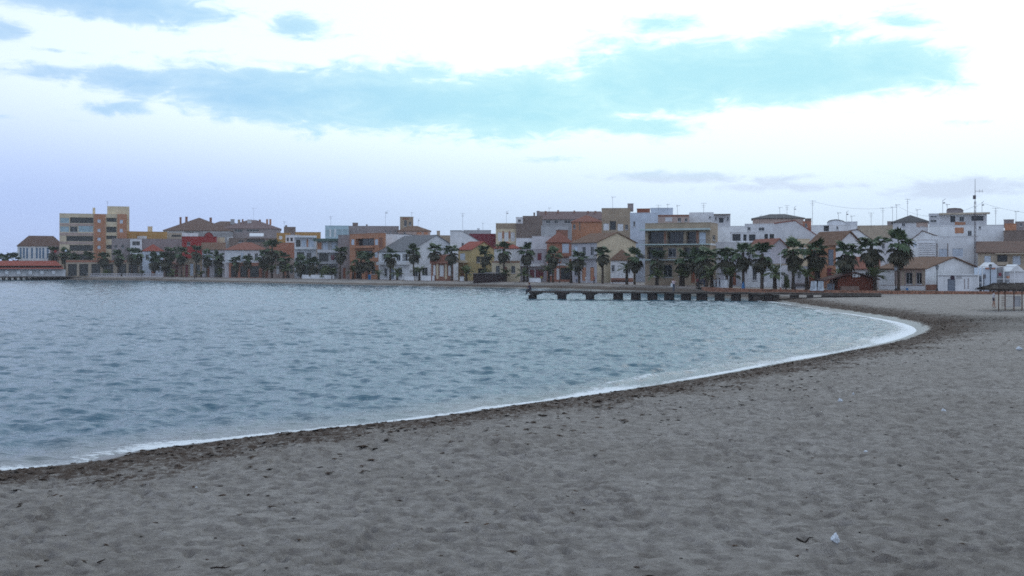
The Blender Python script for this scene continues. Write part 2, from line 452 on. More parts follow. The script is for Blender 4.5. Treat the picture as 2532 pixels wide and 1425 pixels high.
def wave_height(x, y):
    r = np.random.default_rng(5)
    z = np.zeros_like(x)
    main = math.radians(-108)                # running in towards the near beach
    for i in range(70):
        lam = 0.42 * (2.9 / 0.42) ** (i / 69.0)
        th = main + r.normal(0, 0.80)
        k = 2 * math.pi / lam
        ph = r.uniform(0, 6.28)
        a = 0.0064 * lam ** 0.76 * r.uniform(0.6, 1.4)
        arg = k * (x * math.cos(th) + y * math.sin(th)) + ph + 2.2 * fbm_cache[i % 3]
        z += a * (1.0 - np.abs(np.sin(arg * 0.5)) * 1.6 + 0.02) if i % 2 else a * np.sin(arg)
    return z

def build_water():
    global fbm_cache
    X, Y, R = polar_grid(-47, 36, 640, 14.0, 430.0, 1050)
    x, y = X.ravel(), Y.ravel()
    sd = shore_sd(x, y)
    fbm_cache = [fbm(x / s, y / s, 3, 80 + i) for i, s in enumerate((9, 14, 6))]
    off = np.maximum(-sd, 0)
    gust = 0.95 + 0.45 * fbm(x / 22, y / 30, 3, 90)
    z = wave_height(x, y) * np.clip(0.10 + off / 3.2, 0, 1) * gust
    # small breaker that folds onto the sand
    bed = off + 0.9 * fbm(x / 4.0, y / 4.0, 2, 95) * 2
    brk = np.exp(-((bed - 1.5) / 0.45) ** 2) * np.clip(vnoise(x / 5.5, y / 5.5, 97) * 1.9 - 0.55, 0, 1)
    z = z + 0.13 * brk + 0.03
    z = np.where(sd > 0, 0.02 + 0.0 * z, z)
    # foam: lace at the edge, patches where the breaker turns, wide run-up in the corner of the bay
    ln = vnoise(x / 7.0, y / 7.0, 99) * 0.7 + vnoise(x / 2.3, y / 2.3, 98) * 0.5
    corner = np.exp(-(((x - 27.5) / 8.0) ** 2 + ((y - 78) / 22.0) ** 2))
    wid = 0.20 + 2.0 * np.clip(vnoise(x / 3.4, y / 3.4, 103) - 0.5, 0, 1) + 0.6 * np.clip(ln - 0.35, 0, 1) + 1.5 * corner + np.clip((y - 38) / 60, 0, 0.25) * (y < 150)
    foam = np.clip(1.0 - off / wid, 0, 0.82) * np.clip(0.35 + 1.0 * vnoise(x / 3.2, y / 3.2, 101) + 0.5 * corner, 0.3, 1.05)
    foam = np.maximum(foam, brk * 0.62 * np.clip(ln * 1.9 - 0.25, 0, 1))
    foam = np.where((y > 150), foam * 0.45, foam)
    q, used = grid_quads(X.shape[0], X.shape[1], sd < 1.2)
    o = np_mesh('sea_water', np.stack([x, y, z], -1)[used], q[:, ::-1], water_material(), True, {'shore': sd[used], 'foam': foam[used]})
    o['kind'] = 'structure'
    # open lagoon out to the horizon
    mb = MB()
    a = [math.radians(t) for t in np.linspace(-95, 47, 60)]
    for r0, r1 in ((429.0, 1500.0), (1500.0, 7000.0)):
        for i in range(len(a) - 1):
            if r0 > 400 and a[i] > math.radians(-46.9) and r0 < 0: continue
            mb.quad((r0 * math.sin(a[i]), r0 * math.cos(a[i]), -0.02), (r0 * math.sin(a[i + 1]), r0 * math.cos(a[i + 1]), -0.02), (r1 * math.sin(a[i + 1]), r1 * math.cos(a[i + 1]), -0.02), (r1 * math.sin(a[i]), r1 * math.cos(a[i]), -0.02))
    for i in range(len(a) - 1):
        if a[i + 1] <= math.radians(-46.5):
            mb.quad((3 * math.sin(a[i]), 3 * math.cos(a[i]), -0.03), (3 * math.sin(a[i + 1]), 3 * math.cos(a[i + 1]), -0.03), (429 * math.sin(a[i + 1]), 429 * math.cos(a[i + 1]), -0.03), (429 * math.sin(a[i]), 429 * math.cos(a[i]), -0.03))
    o = mb.build('open_water', bpy.data.materials['sea_water']); o['kind'] = 'structure'
    for p in o.data.polygons: p.flip()

# ---- promenade edge and front line of houses, depth in metres against photo column
EDGE = np.array([(-900, 470), (-300, 410), (0, 392), (200, 381), (500, 345), (760, 307), (1000, 270), (1300, 239), (1500, 213), (1650, 192), (1735, 179), (1800, 170), (1900, 161), (2100, 153), (2300, 149), (2532, 146), (2900, 142), (3600, 138)], float)
FRONT = np.array([(-900, 500), (0, 408), (150, 404), (320, 398), (450, 382), (560, 362), (660, 343), (780, 322), (860, 308), (940, 295), (1020, 283), (1130, 270), (1222, 260), (1300, 252.5), (1420, 240), (1475, 233), (1560, 221), (1600, 215), (1760, 196), (1840, 187), (1960, 178), (2066, 172), (2160, 166), (2290, 159), (2420, 154), (2532, 152), (3000, 150)], float)
def DE(px): return float(np.interp(px, EDGE[:, 0], EDGE[:, 1]))
def DF(px): return float(np.interp(px, FRONT[:, 0], FRONT[:, 1]))
def edge_depth_at(x, y):
    return np.interp(x / np.maximum(y, 1e-3) * F + CX, EDGE[:, 0], EDGE[:, 1])
GZ = 1.2          # promenade level

def build_ground():
    # town ground, one sheet from the promenade edge to the horizon
    mb = MB()
    xs = list(range(-900, 3700, 50))
    for a, b in zip(xs[:-1], xs[1:]):
        da, db = DE(a) + 0.15, DE(b) + 0.15
        A, B = XY(a, da), XY(b, db)
        k = 6.0
        A1, B1 = XY(a, da + 14), XY(b, db + 14)
        mb.quad((A.x, A.y, GZ), (B.x, B.y, GZ), (B1.x, B1.y, GZ + 0.02), (A1.x, A1.y, GZ + 0.02))
        A2, B2 = XY(a, da * 20), XY(b, db * 20)
        mb.quad((A1.x, A1.y, GZ + 0.02), (B1.x, B1.y, GZ + 0.02), (B2.x, B2.y, GZ + 0.02), (A2.x, A2.y, GZ + 0.02))
    o = mb.build('promenade_ground', mat('paving', (0.30, 0.26, 0.235), var=0.15, scale=0.6, bump=0.2)); o['kind'] = 'structure'
    # sea bed under everything
    mb = MB(); mb.quad((-7000, -300, -1.2), (7000, -300, -1.2), (7000, 7000, -1.2), (-7000, 7000, -1.2))
    o = mb.build('sea_bed', mat('bed', (0.16, 0.15, 0.13))); o['kind'] = 'structure'
    # near sand outside the detailed fan, beside and behind the viewer
    mb = MB()
    ring = [math.radians(t) for t in list(range(46, 315, 8))]
    # fan from 46 deg clockwise round the back to -46 deg
    for a, b in zip(ring[:-1], ring[1:]):
        for r0, r1 in ((0.0, 5.0), (5.0, 30.0), (30.0, 240.0)):
            if r1 > 30 and math.degrees(b) > 235: continue
            zz = lambda r, t: beach_z1(r * math.sin(t), r * math.cos(t)) - 0.03 if r > 0 else 1.0
            pts = [(r * math.sin(t), r * math.cos(t), zz(r, t)) for r, t in ((r0, a), (r1, a), (r1, b), (r0, b))]
            if r0 == 0: pts = pts[:3]
            mb.quad(*pts)
    mb.quad(*[(5 * math.sin(math.radians(t)), 5 * math.cos(math.radians(t)), beach_z1(5 * math.sin(math.radians(t)), 5 * math.cos(math.radians(t)))) for t in (46, 23, 0, -23, -46)], (0, 0, 1.0))
    o = mb.build('near_sand', bpy.data.materials['sand']); o['kind'] = 'structure'
    a = o.data.attributes.new('shore', 'FLOAT', 'POINT'); a.data.foreach_set('value', [40.0] * len(o.data.vertices))

build_sand()
build_water()
build_ground()
# ------------------------------------------------------------------ building kit
PAL = dict(white=(0.80, 0.81, 0.82), white2=(0.68, 0.68, 0.70), palegrey=(0.46, 0.46, 0.47), cream=(0.72, 0.61, 0.43), beige=(0.46, 0.38, 0.29), sand_wall=(0.40, 0.31, 0.22), pink=(0.50, 0.38, 0.33),
           orange=(0.50, 0.235, 0.135), terracotta=(0.40, 0.17, 0.11), red=(0.33, 0.035, 0.035), maroon=(0.22, 0.04, 0.06), greybrown=(0.23, 0.175, 0.15), brick=(0.30, 0.14, 0.095), ochre=(0.52, 0.30, 0.10),
           mauve=(0.33, 0.28, 0.275), grey=(0.33, 0.33, 0.34), lavender=(0.52, 0.50, 0.53), bluewhite=(0.62, 0.69, 0.78), green=(0.10, 0.15, 0.13), darkbrown=(0.09, 0.06, 0.05), cyan=(0.45, 0.60, 0.66), yellow=(0.55, 0.42, 0.20),
           blue=(0.10, 0.22, 0.38), doorgrey=(0.20, 0.23, 0.28), black=(0.02, 0.02, 0.025), palegreen=(0.52, 0.62, 0.60), rust=(0.26, 0.09, 0.05))
def wallm(c):
    return mat('wall_' + c, PAL[c], var=0.07, scale=0.5, stain=0.3 if c not in ('black', 'blue', 'green') else 0.1, bump=0.08, bscale=8)
def paintm(c):
    return mat('paint_' + c, PAL[c], rough=0.5, var=0.05, scale=2.0)
ROOFC = dict(brown=((0.105, 0.064, 0.052), (0.185, 0.108, 0.082)), tan=((0.125, 0.070, 0.048), (0.22, 0.125, 0.08)), red=((0.24, 0.055, 0.04), (0.36, 0.09, 0.06)), grey=((0.12, 0.12, 0.13), (0.20, 0.20, 0.21)), dark=((0.06, 0.06, 0.065), (0.12, 0.115, 0.115)), plum=((0.13, 0.082, 0.082), (0.21, 0.135, 0.13)), terracotta=((0.20, 0.075, 0.055), (0.31, 0.125, 0.085)))
def roofm(c):
    key = 'roof_tiles_' + c
    if key in _mats: return _mats[key]
    lo, hi = ROOFC[c]
    m = bpy.data.materials.new(key); m.use_nodes = True
    N, L, M, MIX, SM = new_nodes(m.node_tree)
    tc = N('ShaderNodeTexCoord')
    n1 = N('ShaderNodeTexNoise'); L(tc.outputs['Object'], n1.inputs['Vector']); n1.inputs['Scale'].default_value = 1.2; n1.inputs['Detail'].default_value = 7; n1.inputs['Roughness'].default_value = 0.75
    n2 = N('ShaderNodeTexNoise'); L(tc.outputs['Object'], n2.inputs['Vector']); n2.inputs['Scale'].default_value = 6.0; n2.inputs['Detail'].default_value = 2
    c_ = MIX(SM(M('ADD', M('MULTIPLY', n1.outputs['Fac'], 0.6), M('MULTIPLY', n2.outputs['Fac'], 0.4)), 0.36, 0.64), lo, hi)
    w = N('ShaderNodeTexWave'); w.wave_type = 'BANDS'; w.bands_direction = 'X'; L(tc.outputs['Object'], w.inputs['Vector']); w.inputs['Scale'].default_value = 1.3; w.inputs['Distortion'].default_value = 0.4
    b = N('ShaderNodeBsdfPrincipled'); L(c_, b.inputs['Base Color']); b.inputs['Roughness'].default_value = 0.85; b.inputs['Specular IOR Level'].default_value = 0.25
    bp = N('ShaderNodeBump'); L(w.outputs['Fac'], bp.inputs['Height']); bp.inputs['Strength'].default_value = 0.7; bp.inputs['Distance'].default_value = 0.08; L(bp.outputs[0], b.inputs['Normal'])
    o = N('ShaderNodeOutputMaterial'); L(b.outputs[0], o.inputs[0])
    _mats[key] = m
    return m
GLASS = mat('window_glass', (0.025, 0.032, 0.04), rough=0.12, var=0.3, scale=0.8, spec=0.5)
CYAN = mat('pale_glazing', (0.34, 0.48, 0.53), rough=0.18, var=0.12, scale=0.7, spec=0.5)
FRAME = mat('window_frame', (0.55, 0.55, 0.56), rough=0.5, var=0.05)
DFRAME = mat('dark_frame', (0.13, 0.10, 0.09), rough=0.5, var=0.05)
METAL = mat('grey_metal', (0.16, 0.15, 0.16), rough=0.45, var=0.1, metal=0.4)

class Block:
    """one rectangular block of a building: front wall from photo column a to b, at depths da and db"""
    def __init__(s, a, b, ytop, da=None, db=None, c=None, dep=9.0, ybase=None, gz=None, ref=None):
        s.gz = GZ if gz is None else gz
        if ref is not None and da is None: da = 0.0
        if da is None: da, db = DF(a), DF(b)
        elif db is None: db = da
        s.A, s.B = XY(a, da), XY(b, db)
        if ref is not None:                    # block added to a building: parallel to its front, da metres behind it
            O = ref.A + ref.n * da
            hit = lambda px: Vector(((px - CX) / F, 1.0)) * (O.dot(ref.n) / ((px - CX) / F * ref.n.x + ref.n.y))
            s.A, s.B = hit(a), hit(b)
        elif c is None:                        # end walls run along the line of sight, so only the front shows
            g = Vector(((b if a + b < 2 * CX else a) - CX, F)).normalized()
            O = s.B if a + b < 2 * CX else s.A
            hit = lambda px: Vector(((px - CX) / F, 1.0)) * (O.dot(g) / ((px - CX) / F * g.x + g.y))
            s.A, s.B = hit(a), hit(b)
        db = s.B.y
        ab = s.B - s.A; s.L = ab.length; s.u = ab / s.L; s.n = Vector((-s.u.y, s.u.x))
        if c is not None:
            k = (c - CX) / F
            C0 = s.B if c > b else s.A
            den = s.n.x - k * s.n.y
            dep = (k * C0.y - C0.x) / den
            dep = max(2.5, min(dep, 30.0)) if dep > 0 else 9.0
        s.W = dep
        s.zt = H + (HY - ytop) * db / F - s.gz
        s.M = Matrix.Translation((s.A.x, s.A.y, s.gz)) @ Matrix.Rotation(math.atan2(s.u.y, s.u.x), 4, 'Z')
    def front(s, px, py, off=0.0):
        dx, dz = (px - CX) / F, (HY - py) / F
        O = s.A + s.n * off
        t = O.dot(s.n) / (dx * s.n.x + s.n.y)
        return (Vector((t * dx, t)) - s.A).dot(s.u), H + t * dz - s.gz
    def right(s, px, py):
        dx, dz = (px - CX) / F, (HY - py) / F
        t = s.B.dot(s.u) / (dx * s.u.x + s.u.y)
        return (Vector((t * dx, t)) - s.B).dot(s.n), H + t * dz - s.gz
    def zat(s, py, w):            # height of a photo row at distance w behind the front wall's right end
        d = (s.B + s.n * w).y
        return H + (HY - py) * d / F - s.gz

def holes_wall(mb, L, zt, holes, pt, flip=False):
    """wall with real openings; pt(s, z, depth) gives the point"""
    us = sorted({0.0, L} | {min(max(v, 0), L) for h in holes for v in h[:2]})
    zs = sorted({0.0, zt} | {min(max(v, 0), zt) for h in holes for v in h[2:4]})
    def q(*p):
        mb.quad(*(p[::-1] if flip else p))
    for i in range(len(us) - 1):
        for j in range(len(zs) - 1):
            if us[i + 1] - us[i] < 1e-4 or zs[j + 1] - zs[j] < 1e-4: continue
            um, zm = (us[i] + us[i + 1]) / 2, (zs[j] + zs[j + 1]) / 2
            if any(h[0] < um < h[1] and h[2] < zm < h[3] for h in holes): continue
            q(pt(us[i], zs[j], 0), pt(us[i + 1], zs[j], 0), pt(us[i + 1], zs[j + 1], 0), pt(us[i], zs[j + 1], 0))
    for (u0, u1, z0, z1, dp) in holes:
        q(pt(u0, z0, 0), pt(u0, z0, dp), pt(u0, z1, dp), pt(u0, z1, 0)) if False else None
        q(pt(u0, z0, 0), pt(u0, z1, 0), pt(u0, z1, dp), pt(u0, z0, dp))
        q(pt(u1, z0, dp), pt(u1, z1, dp), pt(u1, z1, 0), pt(u1, z0, 0))
        q(pt(u0, z0, dp), pt(u1, z0, dp), pt(u1, z0, 0), pt(u0, z0, 0))
        q(pt(u0, z1, 0), pt(u1, z1, 0), pt(u1, z1, dp), pt(u0, z1, dp))
        q(pt(u0, z0, dp + .04), pt(u1, z0, dp + .04), pt(u1, z1, dp + .04), pt(u0, z1, dp + .04))

DEPTHS = dict(w=0.18, s=0.10, d=0.14, l=1.3, c=0.08)
def put(mb, name, m, root, M, smooth=False):
    if not mb.f: return None
    o = mb.build(name, m, root, smooth)
    o.matrix_local = root.matrix_basis.inverted() @ M if root else M
    return o

def add_elements(root, blk, els, side, pt):
    """windows, doors, shutters, balconies ... on one wall"""
    conv = blk.front if side == 'f' else blk.right
    for e in els:
        k, x0, y0, x1, y1 = e[:5]; col = e[5] if len(e) > 5 else None
        u0, za = conv(x0, y0); u1, zb = conv(x1, y1)
        xm = (x0 + x1) / 2
        z1 = conv(xm, y0)[1]; z0 = max(conv(xm, y1)[1], 0.03)
        if u1 < u0: u0, u1 = u1, u0
        if z1 - z0 < 0.02 or u1 - u0 < 0.02: continue
        e_ = (k, u0, u1, z0, z1, col)
        yield e_

def make_parts(root, blk, els, pt):
    """parts that fill the openings or sit on the wall"""
    for (k, u0, u1, z0, z1, col) in els:
        dp = DEPTHS.get(k, 0)
        def bx(mb, a, b, c, d, y0, y1):
            """box between s=a..b, z=c..d, depth y0..y1"""
            p = [pt(a, c, y0), pt(b, c, y0), pt(b, c, y1), pt(a, c, y1), pt(a, d, y0), pt(b, d, y0), pt(b, d, y1), pt(a, d, y1)]
            i = len(mb.v); mb.v.extend(p)
            for f in ((3, 2, 1, 0), (4, 5, 6, 7), (0, 1, 5, 4), (1, 2, 6, 5), (2, 3, 7, 6), (3, 0, 4, 7)): mb.f.append(tuple(i + j for j in f))
        if k in ('w', 'l', 'c'):
            mb = MB(); t = 0.07
            y0, y1 = dp - 0.05, dp + 0.03
            bx(mb, u0, u0 + t, z0, z1, y0, y1); bx(mb, u1 - t, u1, z0, z1, y0, y1); bx(mb, u0 + t, u1 - t, z0, z0 + t, y0, y1); bx(mb, u0 + t, u1 - t, z1 - t, z1, y0, y1)
            nmul = max(1, int(round((u1 - u0) / 1.3))) if u1 - u0 > 0.9 else 1
            for i in range(1, nmul):
                c = u0 + (u1 - u0) * i / nmul
                bx(mb, c - 0.04, c + 0.04, z0 + t, z1 - t, y0, y1)
            if k == 'w' and nmul == 1: bx(mb, (u0 + u1) / 2 - 0.025, (u0 + u1) / 2 + 0.025, z0 + t, z1 - t, y0, y1)
            fr = put(mb, 'window' if k != 'c' else 'glazing', DFRAME if k == 'l' else FRAME, root, blk.M)
            mb = MB(); bx(mb, u0 + 0.02, u1 - 0.02, z0 + 0.02, z1 - 0.02, dp + 0.0, dp + 0.02)
            pm = CYAN if k == 'c' else (paintm(col) if col else GLASS)
            pn = mb.build('pane', pm, fr)
            if k == 'w' and col is None:
                mb = MB(); bx(mb, u0 - 0.1, u1 + 0.1, z0 - 0.12, z0 - 0.005, -0.10, 0.06)
                sl = mb.build('sill', FRAME, fr)
        elif k == 's':
            mb = MB(); n = max(3, int((z1 - z0) / 0.22)); hh = (z1 - z0) / n
            for i in range(n): bx(mb, u0 + .01, u1 - .01, z0 + i * hh, z0 + (i + .86) * hh, dp - 0.035, dp + 0.01)
            bx(mb, u0 + .01, u1 - .01, z0 + .01, z1 - .01, dp + 0.012, dp + 0.03)
            put(mb, 'shutter', paintm(col or 'bluewhite'), root, blk.M)
        elif k == 'd':
            mb = MB(); bx(mb, u0 + .02, u1 - .02, z0 + .01, z1 - .02, dp - 0.03, dp + 0.03)
            w_ = u1 - u0; h_ = z1 - z0
            bx(mb, u0 + .18 * w_, u1 - .18 * w_, z0 + .12 * h_, z0 + .45 * h_, dp - 0.055, dp - 0.031); bx(mb, u0 + .18 * w_, u1 - .18 * w_, z0 + .53 * h_, z1 - .1 * h_, dp - 0.055, dp - 0.031)
            dr = put(mb, 'door', paintm(col or 'rust'), root, blk.M)
        elif k == 'b':                       # balcony: slab and parapet
            mb = MB(); o = 1.1
            bx(mb, u0, u1, z0, z0 + 0.16, -o, 0.0); bx(mb, u0, u1, z0 + 0.16, z1, -o, -o + 0.1); bx(mb, u0, u0 + 0.1, z0 + 0.16, z1, -o + 0.1, -0.001); bx(mb, u1 - 0.1, u1, z0 + 0.16, z1, -o + 0.1, -0.001)
            put(mb, 'balcony', wallm(col or 'white2'), root, blk.M)
        elif k == 'r':                       # balcony with open railing
            mb = MB(); o = 1.2
            bx(mb, u0, u1, z0, z0 + 0.18, -o, 0.0)
            bl = put(mb, 'balcony', wallm(col or 'white'), root, blk.M)
            mb = MB(); n = max(4, int((u1 - u0) / 0.22))
            zt = max(z1, z0 + 0.95)
            bx(mb, u0, u1, zt - 0.06, zt, -o, -o + 0.05)
            for i in range(n + 1):
                c = u0 + 0.02 + (u1 - u0 - 0.04) * i / n
                bx(mb, c - 0.015, c + 0.015, z0 + 0.18, zt - 0.06, -o + 0.01, -o + 0.04)
            mb.build('railing', METAL, bl)
        elif k == 'k':                       # canopy / projecting slab
            mb = MB(); bx(mb, u0, u1, z0, z1, -1.5, 0.0); put(mb, 'canopy', wallm(col or 'white'), root, blk.M)
        elif k == 'a':                       # sloping fabric awning
            mb = MB()
            p = [pt(u0, z1, 0.0), pt(u1, z1, 0.0), pt(u1, z0, -1.4), pt(u0, z0, -1.4)]
            mb.quad(*p); mb.quad(*[tuple(Vector(q) - Vector((0, 0, 0.04))) for q in p][::-1])
            mb.quad(p[3], p[2], tuple(Vector(p[2]) - Vector((0, 0, 0.25))), tuple(Vector(p[3]) - Vector((0, 0, 0.25))))
            put(mb, 'awning', paintm(col or 'white'), root, blk.M)
        elif k == 'p':
            mb = MB(); bx(mb, u0, u1, z0, z1, -0.05, 0.0); put(mb, 'panel', wallm(col or 'white'), root, blk.M)
        elif k == 'v':                       # louvres
            n = 7; hh = (z1 - z0) / n
            for i in range(n):
                mb = MB(); bx(mb, u0, u1, z0 + hh * i, z0 + hh * (i + 0.55), -0.22, -0.02); put(mb, 'louvre', paintm(col or 'white'), root, blk.M)

BLKS = {}
def bld(name, label, a, b, ytop, wall='white', roof=None, da=None, db=None, c=None, dep=9.0, els=(), side=(), parent=None, rc='brown', yr=None, chim=(), top=None, cat='building', over=0.35, gz=None, coping=True, sw=None):
    blk = Block(a, b, ytop, da, db, c, dep, gz=gz, ref=BLKS.get(parent.name) if parent else None)
    if parent is None:
        root = bpy.data.objects.new(name, None); root.empty_display_size = 0.5; COL.objects.link(root)
        root.matrix_basis = blk.M
        tag(root, label, cat); BLKS[root.name] = blk
    else:
        root = parent
    L, W, zt = blk.L, blk.W, blk.zt
    f_pt = lambda s_, z, d_: (s_, d_, z)
    r_pt = lambda s_, z, d_: (L - d_, s_, z)
    fe = list(add_elements(root, blk, els, 'f', f_pt)); re_ = list(add_elements(root, blk, side, 'r', r_pt))
    for lst, lim in ((fe, L), (re_, W)):
        for i, e in enumerate(lst):
            if e[0] in DEPTHS:
                lst[i] = (e[0], max(e[1], 0.06), min(e[2], lim - 0.06), e[3], min(e[4], zt - 0.06), e[5])
    fe = [e for e in fe if e[2] - e[1] > 0.1 and e[4] - e[3] > 0.05 or e[0] not in DEPTHS]; re_ = [e for e in re_ if e[2] - e[1] > 0.1 or e[0] not in DEPTHS]
    fh = [(e[1], e[2], e[3], e[4], DEPTHS[e[0]]) for e in fe if e[0] in DEPTHS]
    rh = [(e[1], e[2], e[3], e[4], DEPTHS[e[0]]) for e in re_ if e[0] in DEPTHS]
    mb = MB()
    poly = None
    if top:                                  # front wall with a broken top outline
        poly = [blk.front(px, py) for px, py in top]
        zt = min(p[1] for p in poly)
        poly[0] = (0.0, poly[0][1]); poly[-1] = (L, poly[-1][1])
    zr = None
    if roof in ('gp', 'hip'): zr = blk.zat(yr, W / 2)
    elif roof == 'gx': zr = blk.front((a + b) / 2, yr)[1]
    elif roof == 'shed': zr = blk.zat(yr, W)
    holes_wall(mb, L, zt, fh, f_pt)
    mr = MB() if sw else mb
    holes_wall(mr, W, zt, rh, r_pt)
    mb.quad((0, W, 0), (0, 0, 0), (0, 0, zt), (0, W, zt))
    mb.quad((L, W, 0), (0, W, 0), (0, W, zt), (L, W, zt))
    rb = MB(); th = 0.16; ov = over
    def slab(p):                             # thin roof slab from its upper outline
        p = [Vector(q) for q in p]
        lo = [q - Vector((0, 0, th)) for q in p]
        rb.quad(*p); rb.quad(*lo[::-1])
        for i in range(len(p)):
            j = (i + 1) % len(p); rb.quad(p[i], lo[i], lo[j], p[j])
    if poly:
        for (u0, z0), (u1, z1) in zip(poly[:-1], poly[1:]):
            mb.quad((u0, 0, zt), (u1, 0, zt), (u1, 0, z1), (u0, 0, z0)); mb.quad((u1, W, zt), (u0, W, zt), (u0, W, z0), (u1, W, z1))
            slab([(u0, -0.15, z0 + .12), (u1, -0.15, z1 + .12), (u1, W + .15, z1 + .12), (u0, W + .15, z0 + .12)])
        mb.quad((0, W, zt), (0, 0, zt), (0, 0, poly[0][1]), (0, W, poly[0][1])); mb.quad((L, 0, zt), (L, W, zt), (L, W, poly[-1][1]), (L, 0, poly[-1][1]))
    elif roof == 'gp':
        for x_, fl in ((0.0, 1), (L, 0)):
            p = [(x_, 0, zt), (x_, W, zt), (x_, W / 2, zr)]
            (mb if fl else mr).quad(*(p if not fl else p[::-1]))
        k = (zr - zt) / (W / 2); e = ov
        slab([(-e, -e, zt - k * e + .14), (L + e, -e, zt - k * e + .14), (L + e, W / 2, zr + .14), (-e, W / 2, zr + .14)])
        slab([(L + e, W + e, zt - k * e + .14), (-e, W + e, zt - k * e + .14), (-e, W / 2 + .001, zr + .14), (L + e, W / 2 + .001, zr + .14)])
    elif roof == 'gx':
        for y_, fl in ((0.0, 0), (W, 1)):
            p = [(0, y_, zt), (L, y_, zt), (L / 2, y_, zr)]
            mb.quad(*(p if not fl else p[::-1]))
        k = (zr - zt) / (L / 2); e = ov
        slab([(-e, W + e, zt - k * e + .14), (-e, -e, zt - k * e + .14), (L / 2, -e, zr + .14), (L / 2, W + e, zr + .14)])
        slab([(L + e, -e, zt - k * e + .14), (L + e, W + e, zt - k * e + .14), (L / 2 + .001, W + e, zr + .14), (L / 2 + .001, -e, zr + .14)])
    elif roof == 'hip':
        e = ov; h = min(L, W) / 2; y0, y1, x0, x1 = -e, W + e, -e, L + e
        if L >= W: r0, r1 = (h * .9, W / 2, zr), (L - h * .9, W / 2, zr)
        else: r0, r1 = (L / 2, h * .9, zr), (L / 2, W - h * .9, zr)
        b0, b1, b2, b3 = (x0, y0, zt), (x1, y0, zt), (x1, y1, zt), (x0, y1, zt)
        if L >= W:
            rb.quad(b0, b1, r1, r0); rb.quad(b1, b2, r1); rb.quad(b2, b3, r0, r1); rb.quad(b3, b0, r0)
        else:
            rb.quad(b0, b1, r0); rb.quad(b1, b2, r1, r0); rb.quad(b2, b3, r1); rb.quad(b3, b0, r0, r1)
        lo = [(x, y, z - .15) for x, y, z in (b0, b1, b2, b3)]
        for i in range(4):
            bb = (b0, b1, b2, b3); j = (i + 1) % 4; rb.quad(bb[j], bb[i], lo[i], lo[j])
        rb.quad(lo[3], lo[2], lo[1], lo[0])
    elif roof == 'shed':
        e = ov
        for x_, fl in ((0.0, 1), (L, 0)):
            p = [(x_, 0, zt), (x_, W, zt), (x_, W, zr)]
            mb.quad(*(p if not fl else p[::-1]))
        mb.quad((L, W, zt), (0, W, zt), (0, W, zr), (L, W, zr))
        k = (zr - zt) / W
        slab([(-e, -e, zt - k * e + .14), (L + e, -e, zt - k * e + .14), (L + e, W + e, zr + k * e + .14), (-e, W + e, zr + k * e + .14)])
    else:
        mb.quad((0, 0, zt - .35), (L, 0, zt - .35), (L, W, zt - .35), (0, W, zt - .35))
        if coping:
            cb = MB(); e = 0.06; t = 0.22
            for (x0, x1, y0, y1) in ((-e, L + e, -e, t), (-e, L + e, W - t, W + e), (-e, t, t, W - t), (L - t, L + e, t, W - t)):
                cb.box(((x0 + x1) / 2, (y0 + y1) / 2, zt + 0.05), (x1 - x0, y1 - y0, 0.1))
            put(cb, 'coping', wallm(wall), root, blk.M)
    put(mb, 'wall', wallm(wall), root, blk.M)
    if sw: put(mr, 'gable_wall', wallm(sw), root, blk.M)
    ro = put(rb, 'roof', roofm(rc), root, blk.M)
    make_parts(root, blk, fe, f_pt); make_parts(root, blk, re_, r_pt)
    for (x0, y0, x1, y1, wq, *cc) in chim:   # chimneys and stair heads standing on the roof, wq = metres behind the front
        u0 = blk.front(x0, y0, wq)[0]; u1, z0 = blk.front(x1, y1, wq); z1 = blk.front(x0, y0, wq)[1]
        cb = MB(); dw = max(u1 - u0, 0.3)
        cb.box(((u0 + u1) / 2, wq, (z0 + z1) / 2 - 0.4), (dw, min(max(dw, .5), 4.0), z1 - z0 + 0.8)); cb.box(((u0 + u1) / 2, wq, z1 + 0.06), (dw + .12, min(max(dw, .5), 4.0) + .12, 0.12))
        if ro is not None:
            cb.build('chimney', wallm(cc[0] if cc else 'beige'), ro)
        else:
            put(cb, 'chimney', wallm(cc[0] if cc else 'beige'), root, blk.M)
    return root
# ------------------------------------------------------------------ the town, left to right
bld('villa', 'white two-storey villa with tall blue windows and brown hipped roof', 43, 158, 609, 'white', 'hip', 430, 428, dep=9, rc='brown', yr=584, cat='house',
    els=[('w', x - 2.6, 613, x + 2.6, 640, 'blue') for x in (51, 59, 67, 79, 91, 99, 107, 118, 134, 146)])
bld('house', 'low brown-roofed house squeezed between the blue-windowed villa and the apartment block', 126, 166, 632, 'greybrown', 'gp', 424, 420, dep=9, rc='plum', yr=609, cat='house', els=[('w', 134, 640, 142, 655)])
ap = bld('apartment_block', 'tall orange and cream apartment block with glazed balconies at the far left', 147, 313, 531, 'cream', None, 404, 399, dep=16,
    els=[('c', 148.5, 539, 171, 552), ('l', 173, 538, 231, 552), ('c', 148.5, 560, 171, 574), ('w', 173, 560, 192, 574), ('c', 194, 559, 230, 574), ('l', 164, 584, 230, 597), ('l', 172, 606, 230, 621), ('l', 172, 629, 230, 643),
         ('l', 263, 539, 288, 549), ('l', 263, 561, 288, 575), ('l', 263, 583, 288, 592), ('l', 263, 606, 288, 616), ('p', 147, 553, 231, 558.6, 'pink'), ('p', 147, 576, 231, 583, 'pink'), ('p', 147, 598, 231, 604.5, 'pink'), ('p', 147, 622, 231, 628, 'pink')])
bld('', '', 232, 261, 530, 'orange', None, -0.6, dep=3, parent=ap, els=[('s', 241, y, 249, y + 8) for y in (543, 566, 588, 608)], coping=False)
bld('', '', 290, 313.6, 530, 'orange', None, -0.6, dep=3, parent=ap, els=[('s', 296, 544, 304, 553), ('s', 296, 566, 304, 575)], coping=False)
